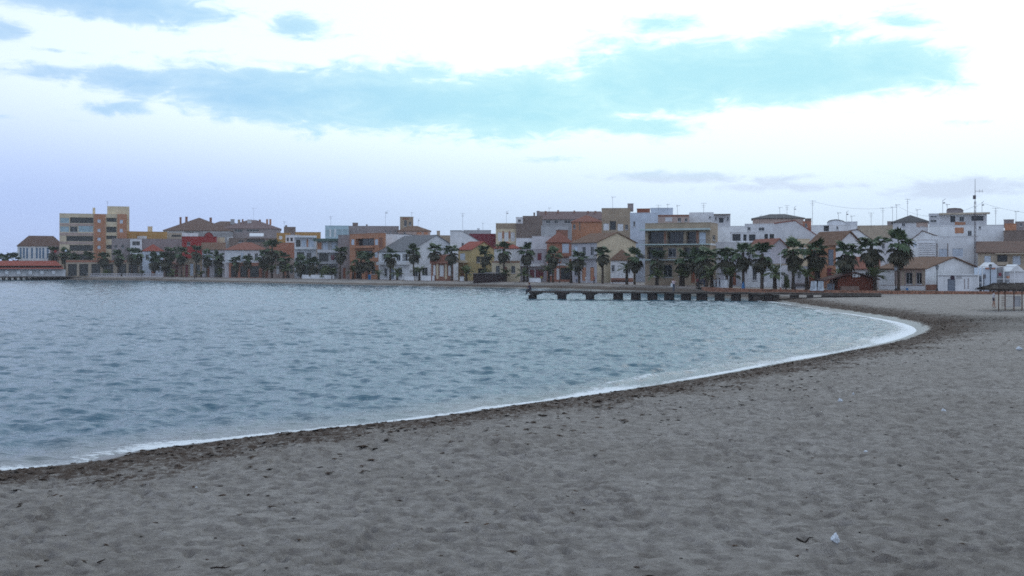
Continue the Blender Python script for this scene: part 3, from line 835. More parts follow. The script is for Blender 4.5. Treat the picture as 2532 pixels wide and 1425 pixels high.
bld('', '', 265, 320, 511, 'cream', None, 3.0, dep=9, parent=ap, coping=False)
bld('', '', 229, 235.5, 514, 'cream', None, 5.0, dep=1.2, parent=ap, coping=False)
bld('', '', 313.8, 337, 573, 'ochre', None, 1.5, dep=10, parent=ap)
bld('building', 'plain grey brick building behind the palms beside the orange apartment block', 276, 350, 591, 'mauve', None, 394, 391, dep=4.5, els=[('w', 283, 606, 290, 614), ('w', 300, 606, 307, 614)])
bld('rooftop_room', 'small white rooftop room with barred opening at the end of the grey brick building', 322, 351, 592, 'white', None, 388.5, 387, dep=2.5, els=[('w', 327, 597, 346, 607)])
bld('shop_arcade', 'low beige shop arcade with dark openings at the foot of the apartment block', 163, 345, 644, 'beige', None, 389, 384, dep=4,
    els=[('l', x, 653, x + 22, 683) for x in (168, 196, 226, 258, 290, 318)] + [('p', 163, 644, 345, 649, 'terracotta')])
bld('building', 'ochre flat-roofed building with white panel right of the tall apartment block', 337, 413, 574, 'ochre', None, 412, 408, dep=9, els=[('p', 339, 584, 363, 592, 'white')], chim=[(365, 561, 377, 573, 4, 'cream')])
bld('building', 'grey rendered building behind the small red-roofed house', 350, 452, 592, 'mauve', None, 398, 392, dep=8, els=[('l', 416, 580, 447, 585)])
bld('building', 'beige top-floor block with dark strip window left of the red building', 413, 450, 577, 'beige', None, 403, 401, dep=5, els=[('l', 424, 581, 447, 586)])
bld('apartment_block', 'large apartment block under a brown hipped roof with brick chimneys', 404, 575, 571, 'grey', 'hip', 446, 436, dep=30, rc='brown', yr=540,
    els=[('p', 412, 572, 455, 577, 'palegrey'), ('w', 460, 573, 480, 577), ('p', 500, 572, 566, 576, 'palegrey')], chim=[(444, 538, 449, 556, 9, 'brick'), (458, 537, 464, 552, 11, 'brick'), (518, 539, 524, 549, 15, 'brick')])
bld('apartment_block', 'second brown-roofed apartment block with a row of chimney stacks', 548, 694, 566, 'mauve', 'hip', 462, 452, dep=24, rc='plum', yr=545,
    els=[('w', 580, 568, 600, 574), ('w', 610, 568, 640, 573)], chim=[(588, 544, 594, 551, 9, 'beige'), (598, 543, 602, 550, 9, 'brick'), (612, 544, 622, 552, 8, 'white2'), (640, 544, 645, 550, 10, 'brick'), (658, 543, 663, 551, 12, 'orange'), (666, 543, 671, 552, 12, 'orange')])
rd = bld('building', 'deep red flat-roofed building with a rounded arched parapet', 450, 536, 586, 'red', None, 392, 381, dep=9, els=[('w', 462, 598, 470, 608), ('w', 500, 628, 507, 640)])
bld('', '', 504, 528, 579, 'red', None, -0.08, dep=1.0, parent=rd, top=[(504, 586), (507, 580), (511, 576), (516, 574.5), (521, 576), (525, 580), (528, 586)])
bld('building', 'white strip of roof terrace wall behind the red building', 450, 490, 577, 'white', None, 405, 402, dep=3)
bld('building', 'small cream block right of the red building', 537, 556, 588, 'cream', None, 388, 387, dep=5)
bld('building', 'tiny white rooftop box right of the cream block', 562, 577, 587, 'white', None, 392, dep=4)
bld('building', 'dark brown terrace building with white awning behind the red-hipped house', 566, 706, 590, 'greybrown', None, 402, 390, dep=9, els=[('a', 617, 577, 652, 584, 'white'), ('w', 590, 594, 602, 600), ('w', 668, 598, 680, 606), ('l', 610, 592, 655, 599)])
bld('house', 'small white house with bright red hipped roof near the grey building', 352, 404, 621, 'bluewhite', 'hip', 386, 381, dep=8, rc='red', yr=604, cat='house', els=[('w', 360, 630, 368, 642), ('d', 374, 660, 382, 684), ('w', 390, 630, 397, 642)])
bld('house', 'pinkish terraced house with dark doorways behind wide dark palms', 405, 452, 636, 'pink', None, 378, 371, dep=8, cat='house', els=[('l', 410, 655, 425, 684), ('d', 432, 658, 440, 684, 'maroon'), ('w', 411, 641, 420, 648), ('w', 436, 641, 443, 648), ('k', 405, 650, 452, 652.5, 'terracotta')])
bld('house', 'ochre ground-floor house with white windows under the red building', 453, 500, 640, 'sand_wall', None, 370, 363, dep=8, cat='house', els=[('s', 470, 652, 478, 682), ('d', 458, 655, 465, 685, 'maroon'), ('w', 486, 655, 495, 676)])
bld('house', 'house with faded tile roof and pale shutters left of the white arcaded house', 500, 556, 617, 'lavender', 'gp', 363.5, 355, dep=9, rc='tan', yr=601, cat='house', els=[('s', 505, 628, 511, 646), ('s', 517, 628, 524, 646), ('w', 532, 630, 540, 645), ('d', 510, 658, 518, 686), ('l', 530, 657, 550, 686), ('k', 500, 650, 556, 653, 'white2')])
hh = bld('house', 'white house with red hip roof, long balcony and terracotta arcade', 556, 662, 618, 'white2', 'hip', 356, 341, dep=12, rc='terracotta', yr=600, cat='house', els=[('s', 561, 626, 572, 647, 'white'), ('s', 578, 626, 590, 647, 'white'), ('s', 595, 626, 602, 647), ('w', 612, 627, 620, 645), ('w', 630, 627, 638, 645), ('w', 646, 627, 653, 645), ('r', 557, 646, 660, 650)])
bld('', '', 566, 648, 651, 'terracotta', None, -3.2, dep=3, parent=hh, els=[('l', 571, 658, 588, 686), ('l', 594, 658, 612, 686), ('l', 618, 658, 640, 686)])
bld('house', 'low ochre beach-front house with wooden doors behind short palms', 650, 730, 640, 'pink', None, 344, 330.5, dep=8, cat='house', els=[('s', 683, 658, 691, 678, 'white'), ('d', 656, 660, 663, 688, 'rust'), ('w', 668, 656, 677, 674), ('d', 700, 660, 708, 690, 'orange'), ('w', 716, 656, 725, 676)])
bld('building', 'rose pink blank-walled building behind the tallest left palm', 666, 729, 601, 'terracotta', None, 351, 340, dep=7, els=[('w', 700, 625, 708, 634)])
bld('building', 'narrow ochre building peeping out right of the brown-roofed block', 684, 718, 577, 'ochre', None, 378, dep=7, els=[('p', 690, 584, 698, 592, 'white')])
bld('building', 'dark rooftop block with a chimney against the sky left of the ochre roof', 702, 731, 562, 'greybrown', None, 412, dep=6, chim=[(705, 558, 710, 563, 2, 'greybrown')])
bld('building', 'long ochre top storey above the balconied white house', 730, 793, 575, 'ochre', None, 378, 372, dep=8)
bld('building', 'white arcaded upper storey with three dark arches', 706, 741, 582, 'white', None, 350, 345, dep=5, els=[('l', 709, 588, 714, 597), ('l', 718, 588, 724, 597), ('l', 728, 588, 734, 597)])
bld('apartment_building', 'white balconied building with orange panels and pale shutters', 728, 783, 584, 'white2', None, 333, 321, dep=9, els=[('k', 728, 584, 783, 588, 'white'), ('l', 732, 593, 743, 611), ('s', 746, 594, 757, 612), ('p', 758, 592, 762, 613, 'orange'), ('s', 764, 594, 776, 612), ('b', 729, 611, 783, 617, 'white'), ('l', 734, 624, 752, 645), ('w', 758, 625, 770, 642), ('b', 729, 645, 783, 651, 'palegrey'), ('l', 735, 657, 778, 684)])
bld('apartment_building', 'grey apartment building with dark green canopy and stacked balconies', 784, 836, 592, 'palegrey', None, 321, 312, dep=9, els=[('k', 774, 590.5, 836, 597, 'green'), ('p', 785, 600, 795, 617, 'orange'), ('s', 798, 600, 811, 618), ('s', 820, 600, 832, 617), ('b', 785, 618, 836, 625, 'white2'), ('l', 789, 628, 812, 647), ('w', 818, 630, 828, 644, 'maroon'), ('b', 785, 647, 836, 653, 'palegrey'), ('l', 790, 658, 832, 684)])
bld('penthouse', 'glazed cyan penthouse with white posts on the roofline', 804, 862, 559, 'cyan', None, 348, 345, dep=7, els=[('c', 806, 570, 814, 586), ('p', 815, 566, 818, 586, 'white'), ('c', 819, 570, 826, 586), ('p', 827, 566, 830, 586, 'white'), ('c', 832, 568, 845, 582), ('c', 847, 568, 860, 582)])
bld('building', 'long grey-pink flat-roofed building on the skyline behind the orange house', 836, 986, 560, 'mauve', None, 378, 356, dep=14, chim=[(872, 552, 885, 560, 5, 'greybrown'), (905, 556, 909, 560, 6, 'greybrown')], els=[('w', 952, 569, 956, 575), ('w', 963, 570, 967, 576), ('w', 975, 570, 979, 576)])
bld('stair_tower', 'square beige stair tower with dark slit windows on the skyline', 989, 1022, 537, 'sand_wall', None, 358, 355, dep=6, els=[('w', 999, 545, 1006, 560), ('w', 1011, 549, 1017, 557), ('p', 996, 539, 1010, 543, 'brick')])
bld('building', 'pink building with sloping tiled roof below the beige stair tower', 984, 1064, 571, 'pink', 'hip', 352, 346, dep=10, rc='tan', yr=559, els=[('p', 1030, 574, 1042, 580, 'orange'), ('p', 1048, 574, 1058, 580, 'orange'), ('w', 998, 574, 1003, 579)])
bld('building', 'plain mauve side building left of the orange house', 836, 865, 582, 'mauve', None, 313, 309, dep=9, els=[('w', 845, 628, 854, 642), ('d', 848, 662, 855, 690)])
bld('house', 'three-storey orange house with deep loggia and white shutters', 865, 936, 577, 'orange', None, c=947, cat='house', els=[('l', 879, 590, 925, 609), ('s', 868.5, 592, 876, 606), ('s', 927, 592, 934.5, 606), ('l', 879, 620, 921, 640), ('s', 926, 624, 934, 637), ('l', 872, 655, 892, 690), ('d', 903, 660, 912, 691, 'rust'), ('w', 918, 660, 928, 678), ('b', 877, 608, 926, 614, 'orange'), ('p', 865, 646, 936, 651, 'brick')], side=[('p', 936.5, 588, 946, 612, 'brick')])
bld('building', 'bright white blank gable building behind the grey-roofed house', 947, 1046, 579, 'white', None, 318, 308, dep=6, top=[(947, 577), (1010, 580), (1046, 585)], rc='grey')
bld('house', 'white house with long grey roof and large blank gable', 936, 1013, 621, 'white', 'gp', c=1142, rc='grey', yr=582, cat='house', els=[('l', 944, 628, 970, 646), ('w', 980, 630, 990, 645), ('l', 995, 628, 1008, 646), ('b', 938, 648, 1013, 655, 'white'), ('w', 950, 664, 958, 685), ('d', 966, 662, 974, 690, 'doorgrey'), ('w', 984, 664, 994, 685)], side=[('w', 1022, 662, 1034, 684), ('w', 1044, 662, 1058, 684), ('p', 1014, 648, 1066, 654, 'white'), ('w', 1030, 630, 1038, 642)])
bld('building', 'tan blank-walled building between the two white gables', 1074, 1114, 583, 'sand_wall', None, 312, dep=7, chim=[(1080, 572, 1088, 583, 2, 'beige')])
bld('house', 'white house with lean-to roof and one dark square window', 1113, 1190, 600, 'white', None, 296, 285, dep=9, top=[(1113, 571), (1142, 571), (1190, 600)], rc='grey', cat='house', els=[('w', 1141, 601, 1147, 611)])
bld('building', 'maroon wall building behind the red-roofed beige house', 1160, 1226, 579, 'maroon', None, 306, 300, dep=6)
bld('building', 'pale grey rooftop terrace walls on the skyline above the maroon wall', 1146, 1214, 570, 'palegrey', None, 332, dep=8, chim=[(1180, 566, 1186, 570, 3, 'white2')])
bld('house', 'beige house with bright red roof slope and gable, mid promenade', 1133, 1166, 617, 'yellow', 'gp', c=1224, rc='red', yr=598, cat='house', els=[('s', 1137, 627, 1150, 644), ('b', 1134, 644, 1158, 650, 'cream'), ('d', 1139, 660, 1147, 688), ('w', 1152, 660, 1161, 676)], side=[('w', 1178, 634, 1188, 650), ('w', 1200, 634, 1210, 650), ('l', 1182, 664, 1205, 690)])
bld('house', 'small brick cottage with terracotta roof and white windows between tall palms', 1066, 1121, 650, 'brick', 'gp', 271.5, 264.5, dep=6, rc='terracotta', yr=631, cat='house', els=[('s', 1071, 656, 1077, 681, 'white'), ('s', 1087, 656, 1097, 684, 'white'), ('s', 1108, 657, 1117, 682, 'white'), ('p', 1079, 653, 1084, 690, 'cream'), ('p', 1100, 653, 1105, 690, 'cream')])
bld('building', 'cream building with tan parapet and three white shuttered windows', 1226, 1276, 553, 'cream', None, 298, 292, dep=8, els=[('p', 1226.5, 553.5, 1275.5, 566, 'sand_wall'), ('s', 1231, 575, 1241, 597, 'white'), ('s', 1247, 575, 1257, 597, 'white'), ('s', 1263, 575, 1273, 597, 'white'), ('p', 1242, 572, 1246, 590, 'terracotta'), ('p', 1258, 572, 1262, 590, 'terracotta')])
bld('building', 'big dark grey-brown windowless building in the middle of the skyline', 1276, 1338, 554, 'greybrown', None, 290, 284, dep=9)
bld('building', 'brown rooftop block above the dark windowless building', 1293, 1341, 535, 'greybrown', None, 300, 297, dep=7, chim=[(1319, 527, 1323, 535, 2, 'greybrown'), (1327, 523, 1334, 535, 3, 'mauve')])
bld('rooftop_room', 'small white rooftop room beside the brown rooftop block', 1276, 1293, 538, 'white2', None, 297, dep=4, els=[('w', 1281, 543, 1288, 549)])
bld('building', 'stained pale grey wall building left of the orange block', 1338, 1404, 559, 'palegrey', None, 282, 276, dep=7, els=[('w', 1380, 567, 1386, 574)])
bld('apartment_block', 'long plum-roofed apartment block along the central skyline', 1336, 1488, 542, 'grey', 'gp', 340, 326, dep=16, rc='plum', yr=524, chim=[(1347, 523, 1351, 531, 5, 'brick'), (1378, 521, 1382, 529, 6, 'brick'), (1418, 522, 1422, 529, 6, 'brick'), (1452, 523, 1456, 530, 6, 'brick'), (1470, 523, 1474, 530, 6, 'brick')], els=[('w', 1350, 545, 1360, 553), ('w', 1370, 545, 1380, 553), ('w', 1395, 545, 1410, 553)])
bld('building', 'orange block with low tiled roof left of the tall beige building', 1414, 1488, 548, 'orange', 'hip', 290, 282, dep=9, rc='terracotta', yr=532, els=[('w', 1417, 555, 1423, 566), ('p', 1432, 549, 1435, 570, 'greybrown')])
tb = bld('apartment_building', 'tall beige building with white shuttered windows and rooftop box', 1488, 1559, 515.5, 'sand_wall', None, 268, 258, dep=10, els=[('s', 1492, 553, 1506, 570, 'white'), ('l', 1508, 547, 1523, 569), ('s', 1527, 554, 1541, 571, 'white'), ('w', 1546, 556, 1553, 568)], chim=[(1552, 505, 1566, 516, 4, 'mauve')])
bld('house', 'house with orange-red hipped roof behind two tall palms left of the jetty', 1222, 1285, 614, 'white2', 'hip', 263, 256, dep=9, rc='red', yr=598, cat='house', els=[('s', 1232, 622, 1242, 640, 'white'), ('s', 1258, 622, 1268, 640, 'white')])
bld('house', 'low cream house with brown cornice facing the dark beach hut', 1216, 1286, 646, 'cream', None, 257, 250, dep=5, cat='house', els=[('p', 1216.5, 646.5, 1285.5, 650, 'brick'), ('w', 1226, 658, 1236, 676), ('d', 1246, 660, 1254, 690), ('w', 1264, 658, 1274, 676)])
bld('building', 'white stepped building under the dark windowless wall', 1276, 1346, 590, 'white', None, 272, 264, dep=6, els=[('w', 1296, 598, 1304, 608)])
bld('building', 'pale rendered block rising right of the white stepped building', 1316, 1376, 585, 'white2', None, 268, 262, dep=4)
bld('house', 'grey two-storey house with dark red doors and narrow white balcony', 1287, 1352, 617, 'lavender', None, 253.5, 246, dep=6, cat='house', els=[('d', 1329, 626, 1339, 644, 'maroon'), ('w', 1300, 626, 1309, 642), ('b', 1288, 652, 1346, 659, 'white'), ('d', 1310, 667, 1321, 690, 'maroon'), ('d', 1325, 667, 1344, 690, 'maroon')])
bld('house', 'red-trimmed house with tile roof and large white shutter', 1352, 1413, 599, 'terracotta', 'hip', 247, 241, dep=9, rc='terracotta', yr=574, cat='house', els=[('s', 1390, 603, 1407, 626, 'bluewhite'), ('w', 1362, 610, 1372, 626), ('b', 1374, 627, 1411, 634, 'terracotta'), ('s', 1388, 638, 1408, 652, 'palegrey'), ('l', 1386, 662, 1410, 692), ('s', 1376, 664, 1383, 692, 'white'), ('w', 1358, 662, 1370, 680), ('p', 1352.5, 652, 1412.5, 657, 'white2')])
bld('building', 'low red-brick rooftop room behind the red-trimmed house', 1375, 1404, 570, 'brick', None, 262, dep=4)
bld('house', 'large house with brown tile roof and big cream gable by the jetty head', 1414, 1476, 599, 'lavender', 'gp', c=1572, sw='cream', rc='tan', yr=576, cat='house', els=[('s', 1420, 609, 1428, 632), ('w', 1440, 611, 1448, 632), ('w', 1460, 611, 1468, 632), ('b', 1416, 634, 1474, 640, 'palegrey'), ('w', 1420, 661, 1429, 682), ('d', 1439, 661, 1449, 695, 'orange'), ('d', 1459, 661, 1469, 695, 'orange')])
bld('house', 'low white house with tan hipped roof and red base beside the apartment block', 1510, 1566, 643, 'white', 'hip', 225, 215.5, dep=9, rc='tan', yr=617, cat='house', els=[('w', 1512, 656, 1520, 672), ('s', 1530, 656, 1540, 686, 'white'), ('w', 1550, 656, 1559, 676), ('p', 1510.5, 688, 1565.5, 698, 'brick')])
bld('apartment_building', 'three-storey apartment building with pale green canopies and long balconies', 1595, 1756, 551, 'sand_wall', None, 203, 198, c=1775, els=[('k', 1586, 566, 1757, 570, 'palegreen'), ('l', 1602, 573, 1641, 603), ('l', 1649, 573, 1690, 603), ('l', 1697, 573, 1721, 603), ('s', 1729, 575, 1745, 603), ('r', 1584, 597, 1757, 606, 'palegreen'), ('p', 1642, 570, 1647, 604, 'brick'), ('p', 1722, 570, 1727, 604, 'brick'), ('l', 1600, 612, 1640, 641), ('w', 1652, 614, 1672, 636), ('l', 1690, 612, 1745, 641), ('r', 1584, 634, 1757, 644, 'palegreen'), ('w', 1606, 655, 1622, 684), ('w', 1640, 655, 1662, 686), ('d', 1709, 664, 1719, 700, 'rust'), ('l', 1727, 658, 1752, 704), ('w', 1678, 660, 1692, 684)], side=[('w', 1762, 582, 1769, 594), ('p', 1757, 603, 1774, 607, 'white')])
bld('building', 'tall plain bluish-white building left behind the apartment balconies', 1558, 1627, 527, 'bluewhite', None, 250, 242, dep=8, els=[('w', 1566, 548, 1571, 560)], chim=[(1575, 518, 1607, 527, 5, 'rust')])
bld('building', 'bluish-white top block on the skyline right of the tall plain building', 1609, 1664, 515, 'bluewhite', None, 266, 262, dep=8)
bld('building', 'pinkish penthouse row with brown edging above the apartment balconies', 1627, 1704, 532, 'pink', None, 238, 234, dep=6, els=[('p', 1627.5, 532.5, 1703.5, 535.5, 'rust'), ('w', 1676, 539, 1684, 549), ('w', 1693, 540, 1700, 548), ('p', 1645, 538, 1662, 548, 'white2')])
bld('building', 'white cube house on the skyline above the apartment balconies', 1704, 1765, 525, 'white', None, 243, 238, dep=8, els=[('w', 1753, 535, 1758, 541)], coping=False)
bld('building', 'white rooftop house with dark central door right of the white cube', 1765, 1806, 530, 'white2', None, 241, 238, dep=7, els=[('w', 1768, 537, 1772, 545), ('l', 1778, 539, 1789, 551), ('w', 1797, 537, 1802, 546), ('k', 1765, 530, 1806, 531.6, 'greybrown')])
bld('building', 'broad white blank wall right of the apartment building', 1770, 1847, 560, 'white', None, 218, 211, dep=6)
bld('house', 'white terrace house with small arched porches behind the palms', 1806, 1872, 575, 'white2', None, 205, 199, dep=6, cat='house', els=[('l', 1811, 579, 1831, 596), ('l', 1838, 580, 1846, 596), ('l', 1852, 580, 1868, 596), ('p', 1806, 596, 1871, 600, 'white'), ('w', 1820, 612, 1830, 626)])
bld('house', 'lavender lower terrace house half hidden by palm crowns', 1778, 1850, 626, 'lavender', None, 192, 187.5, dep=6, cat='house', els=[('w', 1790, 640, 1798, 656), ('d', 1812, 672, 1820, 706), ('s', 1790, 672, 1804, 700, 'white'), ('s', 1828, 668, 1838, 700, 'white')])
bld('building', 'white terrace building with shaded balconies left of the broad white gable', 1842, 1940, 554, 'white2', None, 228, 218, dep=8, els=[('w', 1876, 563, 1890, 571), ('l', 1890, 579, 1899, 593), ('l', 1903, 579, 1938, 592), ('w', 1848, 562, 1856, 570), ('l', 1848, 578, 1866, 591)])
bld('building', 'pale pink building with dark roof line and aerials on the skyline', 1861, 1987, 539, 'pink', 'hip', 266, 256, dep=10, rc='dark', yr=529, els=[('w', 1956, 543, 1962, 550)])
bld('building', 'red-brown rooftop room between the pink building and the white houses', 1985, 2006, 548, 'terracotta', None, 226, dep=5, els=[('w', 1990, 553, 1996, 562)], chim=[(1990, 542, 2006, 549, 2, 'greybrown')])
bld('house', 'white house with wide gable and thin red roof edge', 1914, 2028, 590, 'white2', None, 206, 199, dep=8, top=[(1914, 553), (1966, 546), (2028, 588)], rc='red', cat='house')
bld('house', 'house with red tile roof and lavender gable behind tall promenade palms', 1850, 1906, 610, 'lavender', 'gp', 192, 184, c=1946, rc='terracotta', yr=591, cat='house', els=[('w', 1858, 618, 1866, 634), ('p', 1850.5, 612, 1905, 616, 'white')])
bld('house', 'single-storey white house with tall dark windows and white pilasters', 1842, 1959, 652, 'white2', None, 181, 172.5, dep=6, cat='house', els=[('w', 1861, 664, 1871, 693), ('w', 1882, 664, 1890, 693), ('s', 1895, 668, 1908, 695, 'white'), ('w', 1938, 682, 1944, 692), ('p', 1843, 652.5, 1958, 656, 'beige'), ('p', 1851, 658, 1858, 698, 'white'), ('p', 1873, 658, 1880, 698, 'white'), ('p', 1843, 698, 1925, 712, 'white')])
bld('house', 'plain lavender house end with small window next to the orange house', 1958, 2000, 660, 'lavender', None, 172.3, 169, dep=6, cat='house', els=[('w', 1972, 672, 1980, 690), ('p', 1960, 700, 1999, 708, 'mauve')])
bld('house', 'cream upper-floor house peeping out behind the palms left of the orange house', 1944, 2002, 592, 'cream', None, 190, 186, dep=6, cat='house', els=[('w', 1975, 602, 1983, 614), ('s', 1986, 612, 1993, 640, 'white')])
bld('house', 'orange house with tan tile roof, grey door and white gable end', 1998, 2067, 605, 'orange', 'gp', 177, 172, c=2132, sw='white', rc='tan', yr=573, cat='house', els=[('d', 2047, 617, 2061, 657, 'doorgrey'), ('w', 2008, 618, 2018, 640), ('l', 2006, 664, 2028, 706), ('d', 2044, 664, 2056, 690, 'maroon')], side=[('w', 2084, 612, 2092, 628)])
bld('building', 'jumbled white rooftop houses with a dark recess below the domed roof', 2006, 2118, 557, 'white', None, 218, 212, dep=8, els=[('l', 2038, 551, 2050, 564), ('l', 2037, 559, 2050, 572), ('w', 2068, 560, 2073, 568), ('p', 2022, 578, 2034, 588, 'terracotta')])
dm = bld('rooftop_room', 'low white rooftop room with rounded dark roof', 2045, 2090, 551, 'white2', None, 222, dep=6, top=[(2045, 551), (2050, 547), (2058, 545), (2068, 544), (2078, 545.5), (2086, 548), (2090, 551)], rc='dark')
bld('building', 'white parapet wall block right of the rounded dark roof', 2090, 2120, 549, 'white2', None, 224, dep=6)
bld('house', 'white house with half-hidden gable behind the tall right-hand palms', 2096, 2172, 580, 'white', None, 200, 192, dep=7, top=[(2096, 572), (2120, 568), (2172, 604)], rc='brown', cat='house')
bld('building', 'beige low roof terrace on the skyline between aerials', 2118, 2212, 558, 'beige', None, 246, 240, dep=8, chim=[(2194, 549, 2212, 559, 3, 'mauve')])
bld('house', 'white upper house with small windows left of the louvred terrace', 2168, 2258, 590, 'white2', None, 186, 180, dep=6, cat='house', els=[('w', 2180, 602, 2188, 616), ('w', 2200, 602, 2208, 616), ('w', 2228, 600, 2238, 614)])
bld('house', 'low white house with faded red tile roof behind the red-brown kiosk', 2094, 2172, 664, 'white', 'gp', 168, 163, dep=8, rc='terracotta', yr=637, cat='house', els=[('w', 2105, 672, 2114, 694), ('w', 2140, 672, 2150, 694)])
bld('house', 'long single-storey house with tan tile roof and white gable near the lamp post', 2173, 2288, 665, 'pink', 'gp', 164.5, 158, c=2420, sw='white', rc='tan', yr=637, cat='house', els=[('w', 2239, 674, 2256, 703), ('w', 2265, 674, 2279, 703), ('s', 2178, 672, 2187, 704, 'white'), ('w', 2189, 677, 2197, 702, 'rust'), ('p', 2174, 707, 2287, 719, 'white'), ('p', 2231, 669, 2236, 705, 'beige'), ('p', 2258, 669, 2263, 705, 'beige'), ('p', 2281, 669, 2286, 705, 'beige'), ('p', 2174, 668, 2212, 705, 'white')], side=[('p', 2289, 704, 2316, 719, 'brick')])
bld('annex', 'flat-roofed white annex with grey door at the end of the promenade', 2319, 2421, 681, 'white', None, 153.8, 152, dep=4, cat='building', els=[('d', 2343, 690, 2362, 722, 'doorgrey'), ('w', 2365, 683.5, 2377, 686.5), ('p', 2319.5, 681.5, 2420.5, 684, 'palegrey'), ('p', 2384, 690, 2386, 715, 'mauve'), ('p', 2393, 688, 2395, 714, 'mauve')])
bld('apartment_building', 'large white stepped building below the radio mast', 2298, 2482, 557, 'white', None, 192, 186, dep=9, els=[('w', 2393, 571, 2403, 585), ('p', 2361, 563, 2383, 577, 'orange'), ('w', 2420, 560, 2426, 566)])
bld('building', 'white windowed wall with two shuttered windows under the radio mast', 2312, 2419, 585, 'white', None, 174, 170, dep=6, els=[('s', 2322, 616, 2342, 635, 'bluewhite'), ('s', 2355, 615, 2381, 635, 'bluewhite'), ('p', 2316, 602, 2318, 636, 'greybrown'), ('p', 2342.5, 602, 2344.5, 636, 'greybrown')])
tp = bld('apartment_building', 'top-floor building with overhanging slab roof and curved stair head', 2297, 2440, 527, 'white2', None, 203, 200, dep=9, els=[('k', 2322, 527, 2447, 531, 'beige'), ('l', 2350, 534, 2362, 550), ('w', 2372, 536, 2384, 548), ('p', 2361, 549, 2387, 556.5, 'orange'), ('l', 2402, 534, 2432, 546), ('w', 2300, 534, 2316, 538), ('w', 2300, 544, 2316, 550)])
bld('', '', 2341, 2382, 517, 'mauve', None, 2.0, dep=5, parent=tp, top=[(2341, 520), (2345, 517), (2361, 516), (2376, 517), (2382, 521)], rc='brown')
bld('house', 'white terrace with horizontal louvres below the white stepped building', 2270, 2313, 593, 'white', None, 173.5, 171.5, dep=5, cat='house', els=[('v', 2271, 597, 2312, 634, 'white')])
bld('house', 'white house with small brown sloping roof above the louvred terrace', 2254, 2322, 588, 'white', None, 184, 180, dep=6, top=[(2254, 592), (2268, 582), (2280, 571), (2322, 586)], rc='brown', cat='house', els=[('s', 2258, 600, 2266, 612)])
bld('building', 'house with dark tiled roof and white walls left of the slab-roofed building', 2208, 2296, 548, 'white2', 'hip', 220, 214, dep=9, rc='dark', yr=532, els=[('p', 2266, 548.5, 2294, 562, 'pink'), ('w', 2230, 552, 2238, 560), ('w', 2276, 552, 2284, 560)])
bld('house', 'beige house with wide brown tile roof at the right edge', 2418, 2580, 624, 'beige', 'gp', 166, 162, dep=12, rc='brown', yr=598, cat='house', els=[('s', 2434, 633, 2450, 655), ('l', 2466, 631, 2491, 652), ('s', 2504, 633, 2524, 655), ('b', 2464, 648, 2493, 656, 'beige'), ('k', 2460, 626, 2540, 629, 'beige'), ('w', 2548, 633, 2560, 652)])
bld('building', 'small orange block against the sky at the right edge', 2484, 2513, 554, 'orange', None, 196, dep=6, chim=[(2482, 545, 2507, 553, 3, 'mauve')])
bld('building', 'dark brown wall building above the wide brown roof', 2482, 2600, 570, 'greybrown', None, 184, 181, dep=6)
bld('building', 'mauve building on the skyline at the right edge', 2511, 2640, 547, 'mauve', None, 212, 208, dep=8, els=[('w', 2522, 553, 2528, 560)])
bld('building', 'pinkish far building seen between the two white gables', 1040, 1130, 590, 'pink', None, 340, dep=8)
bld('building', 'grey middle-distance building behind the lavender gable and white terraces', 1690, 1800, 560, 'palegrey', None, 260, dep=8)
bld('building', 'white filler building between the terrace houses and the apartment side wall', 1768, 1860, 600, 'white2', None, 203, dep=4)
bld('building', 'brown mansard roof section bridging the two brown-roofed blocks', 508, 606, 562, 'mauve', 'hip', 470, dep=14, rc='brown', yr=548, chim=[(570, 543, 580, 551, 3, 'palegrey')], els=[('w', 560, 564, 575, 569)])
# ------------------------------------------------------------------ sea wall along the promenade edge
def build_sea_wall():
    def run(xs, z0, z1, th, name, label, m, off=0.0):
        mb = MB()
        pts = [XY(px, DE(px) + off) for px in xs]
        for A, B in zip(pts[:-1], pts[1:]):
            u = (B - A).normalized(); n = Vector((-u.y, u.x)) * th
            p = [(A.x, A.y), (B.x, B.y), (B.x + n.x, B.y + n.y), (A.x + n.x, A.y + n.y)]
            for i in range(4):
                j = (i + 1) % 4
                mb.quad((*p[i], z0), (*p[j], z0), (*p[j], z1), (*p[i], z1))
            mb.quad(*[(*q, z1) for q in p])
        o = mb.build(name, m); tag(o, label, 'wall')
        return o
    brickw = mat('brick_wall', (0.34, 0.165, 0.105), var=0.3, scale=3.0, stain=0.5, bump=0.3, bscale=14)
    kerb = mat('kerb_stone', (0.36, 0.29, 0.25), var=0.2, scale=1.5, stain=0.3)
    run(list(range(1735, 2950, 45)), -0.3, 1.32, 0.5, 'sea_wall', 'low orange brick sea wall running behind the jetty to the right edge', brickw)
    run(list(range(160, 1741, 60)) , -0.3, 1.28, 0.45, 'promenade_kerb', 'pale stone edging between far beach and promenade', kerb)
build_sea_wall()

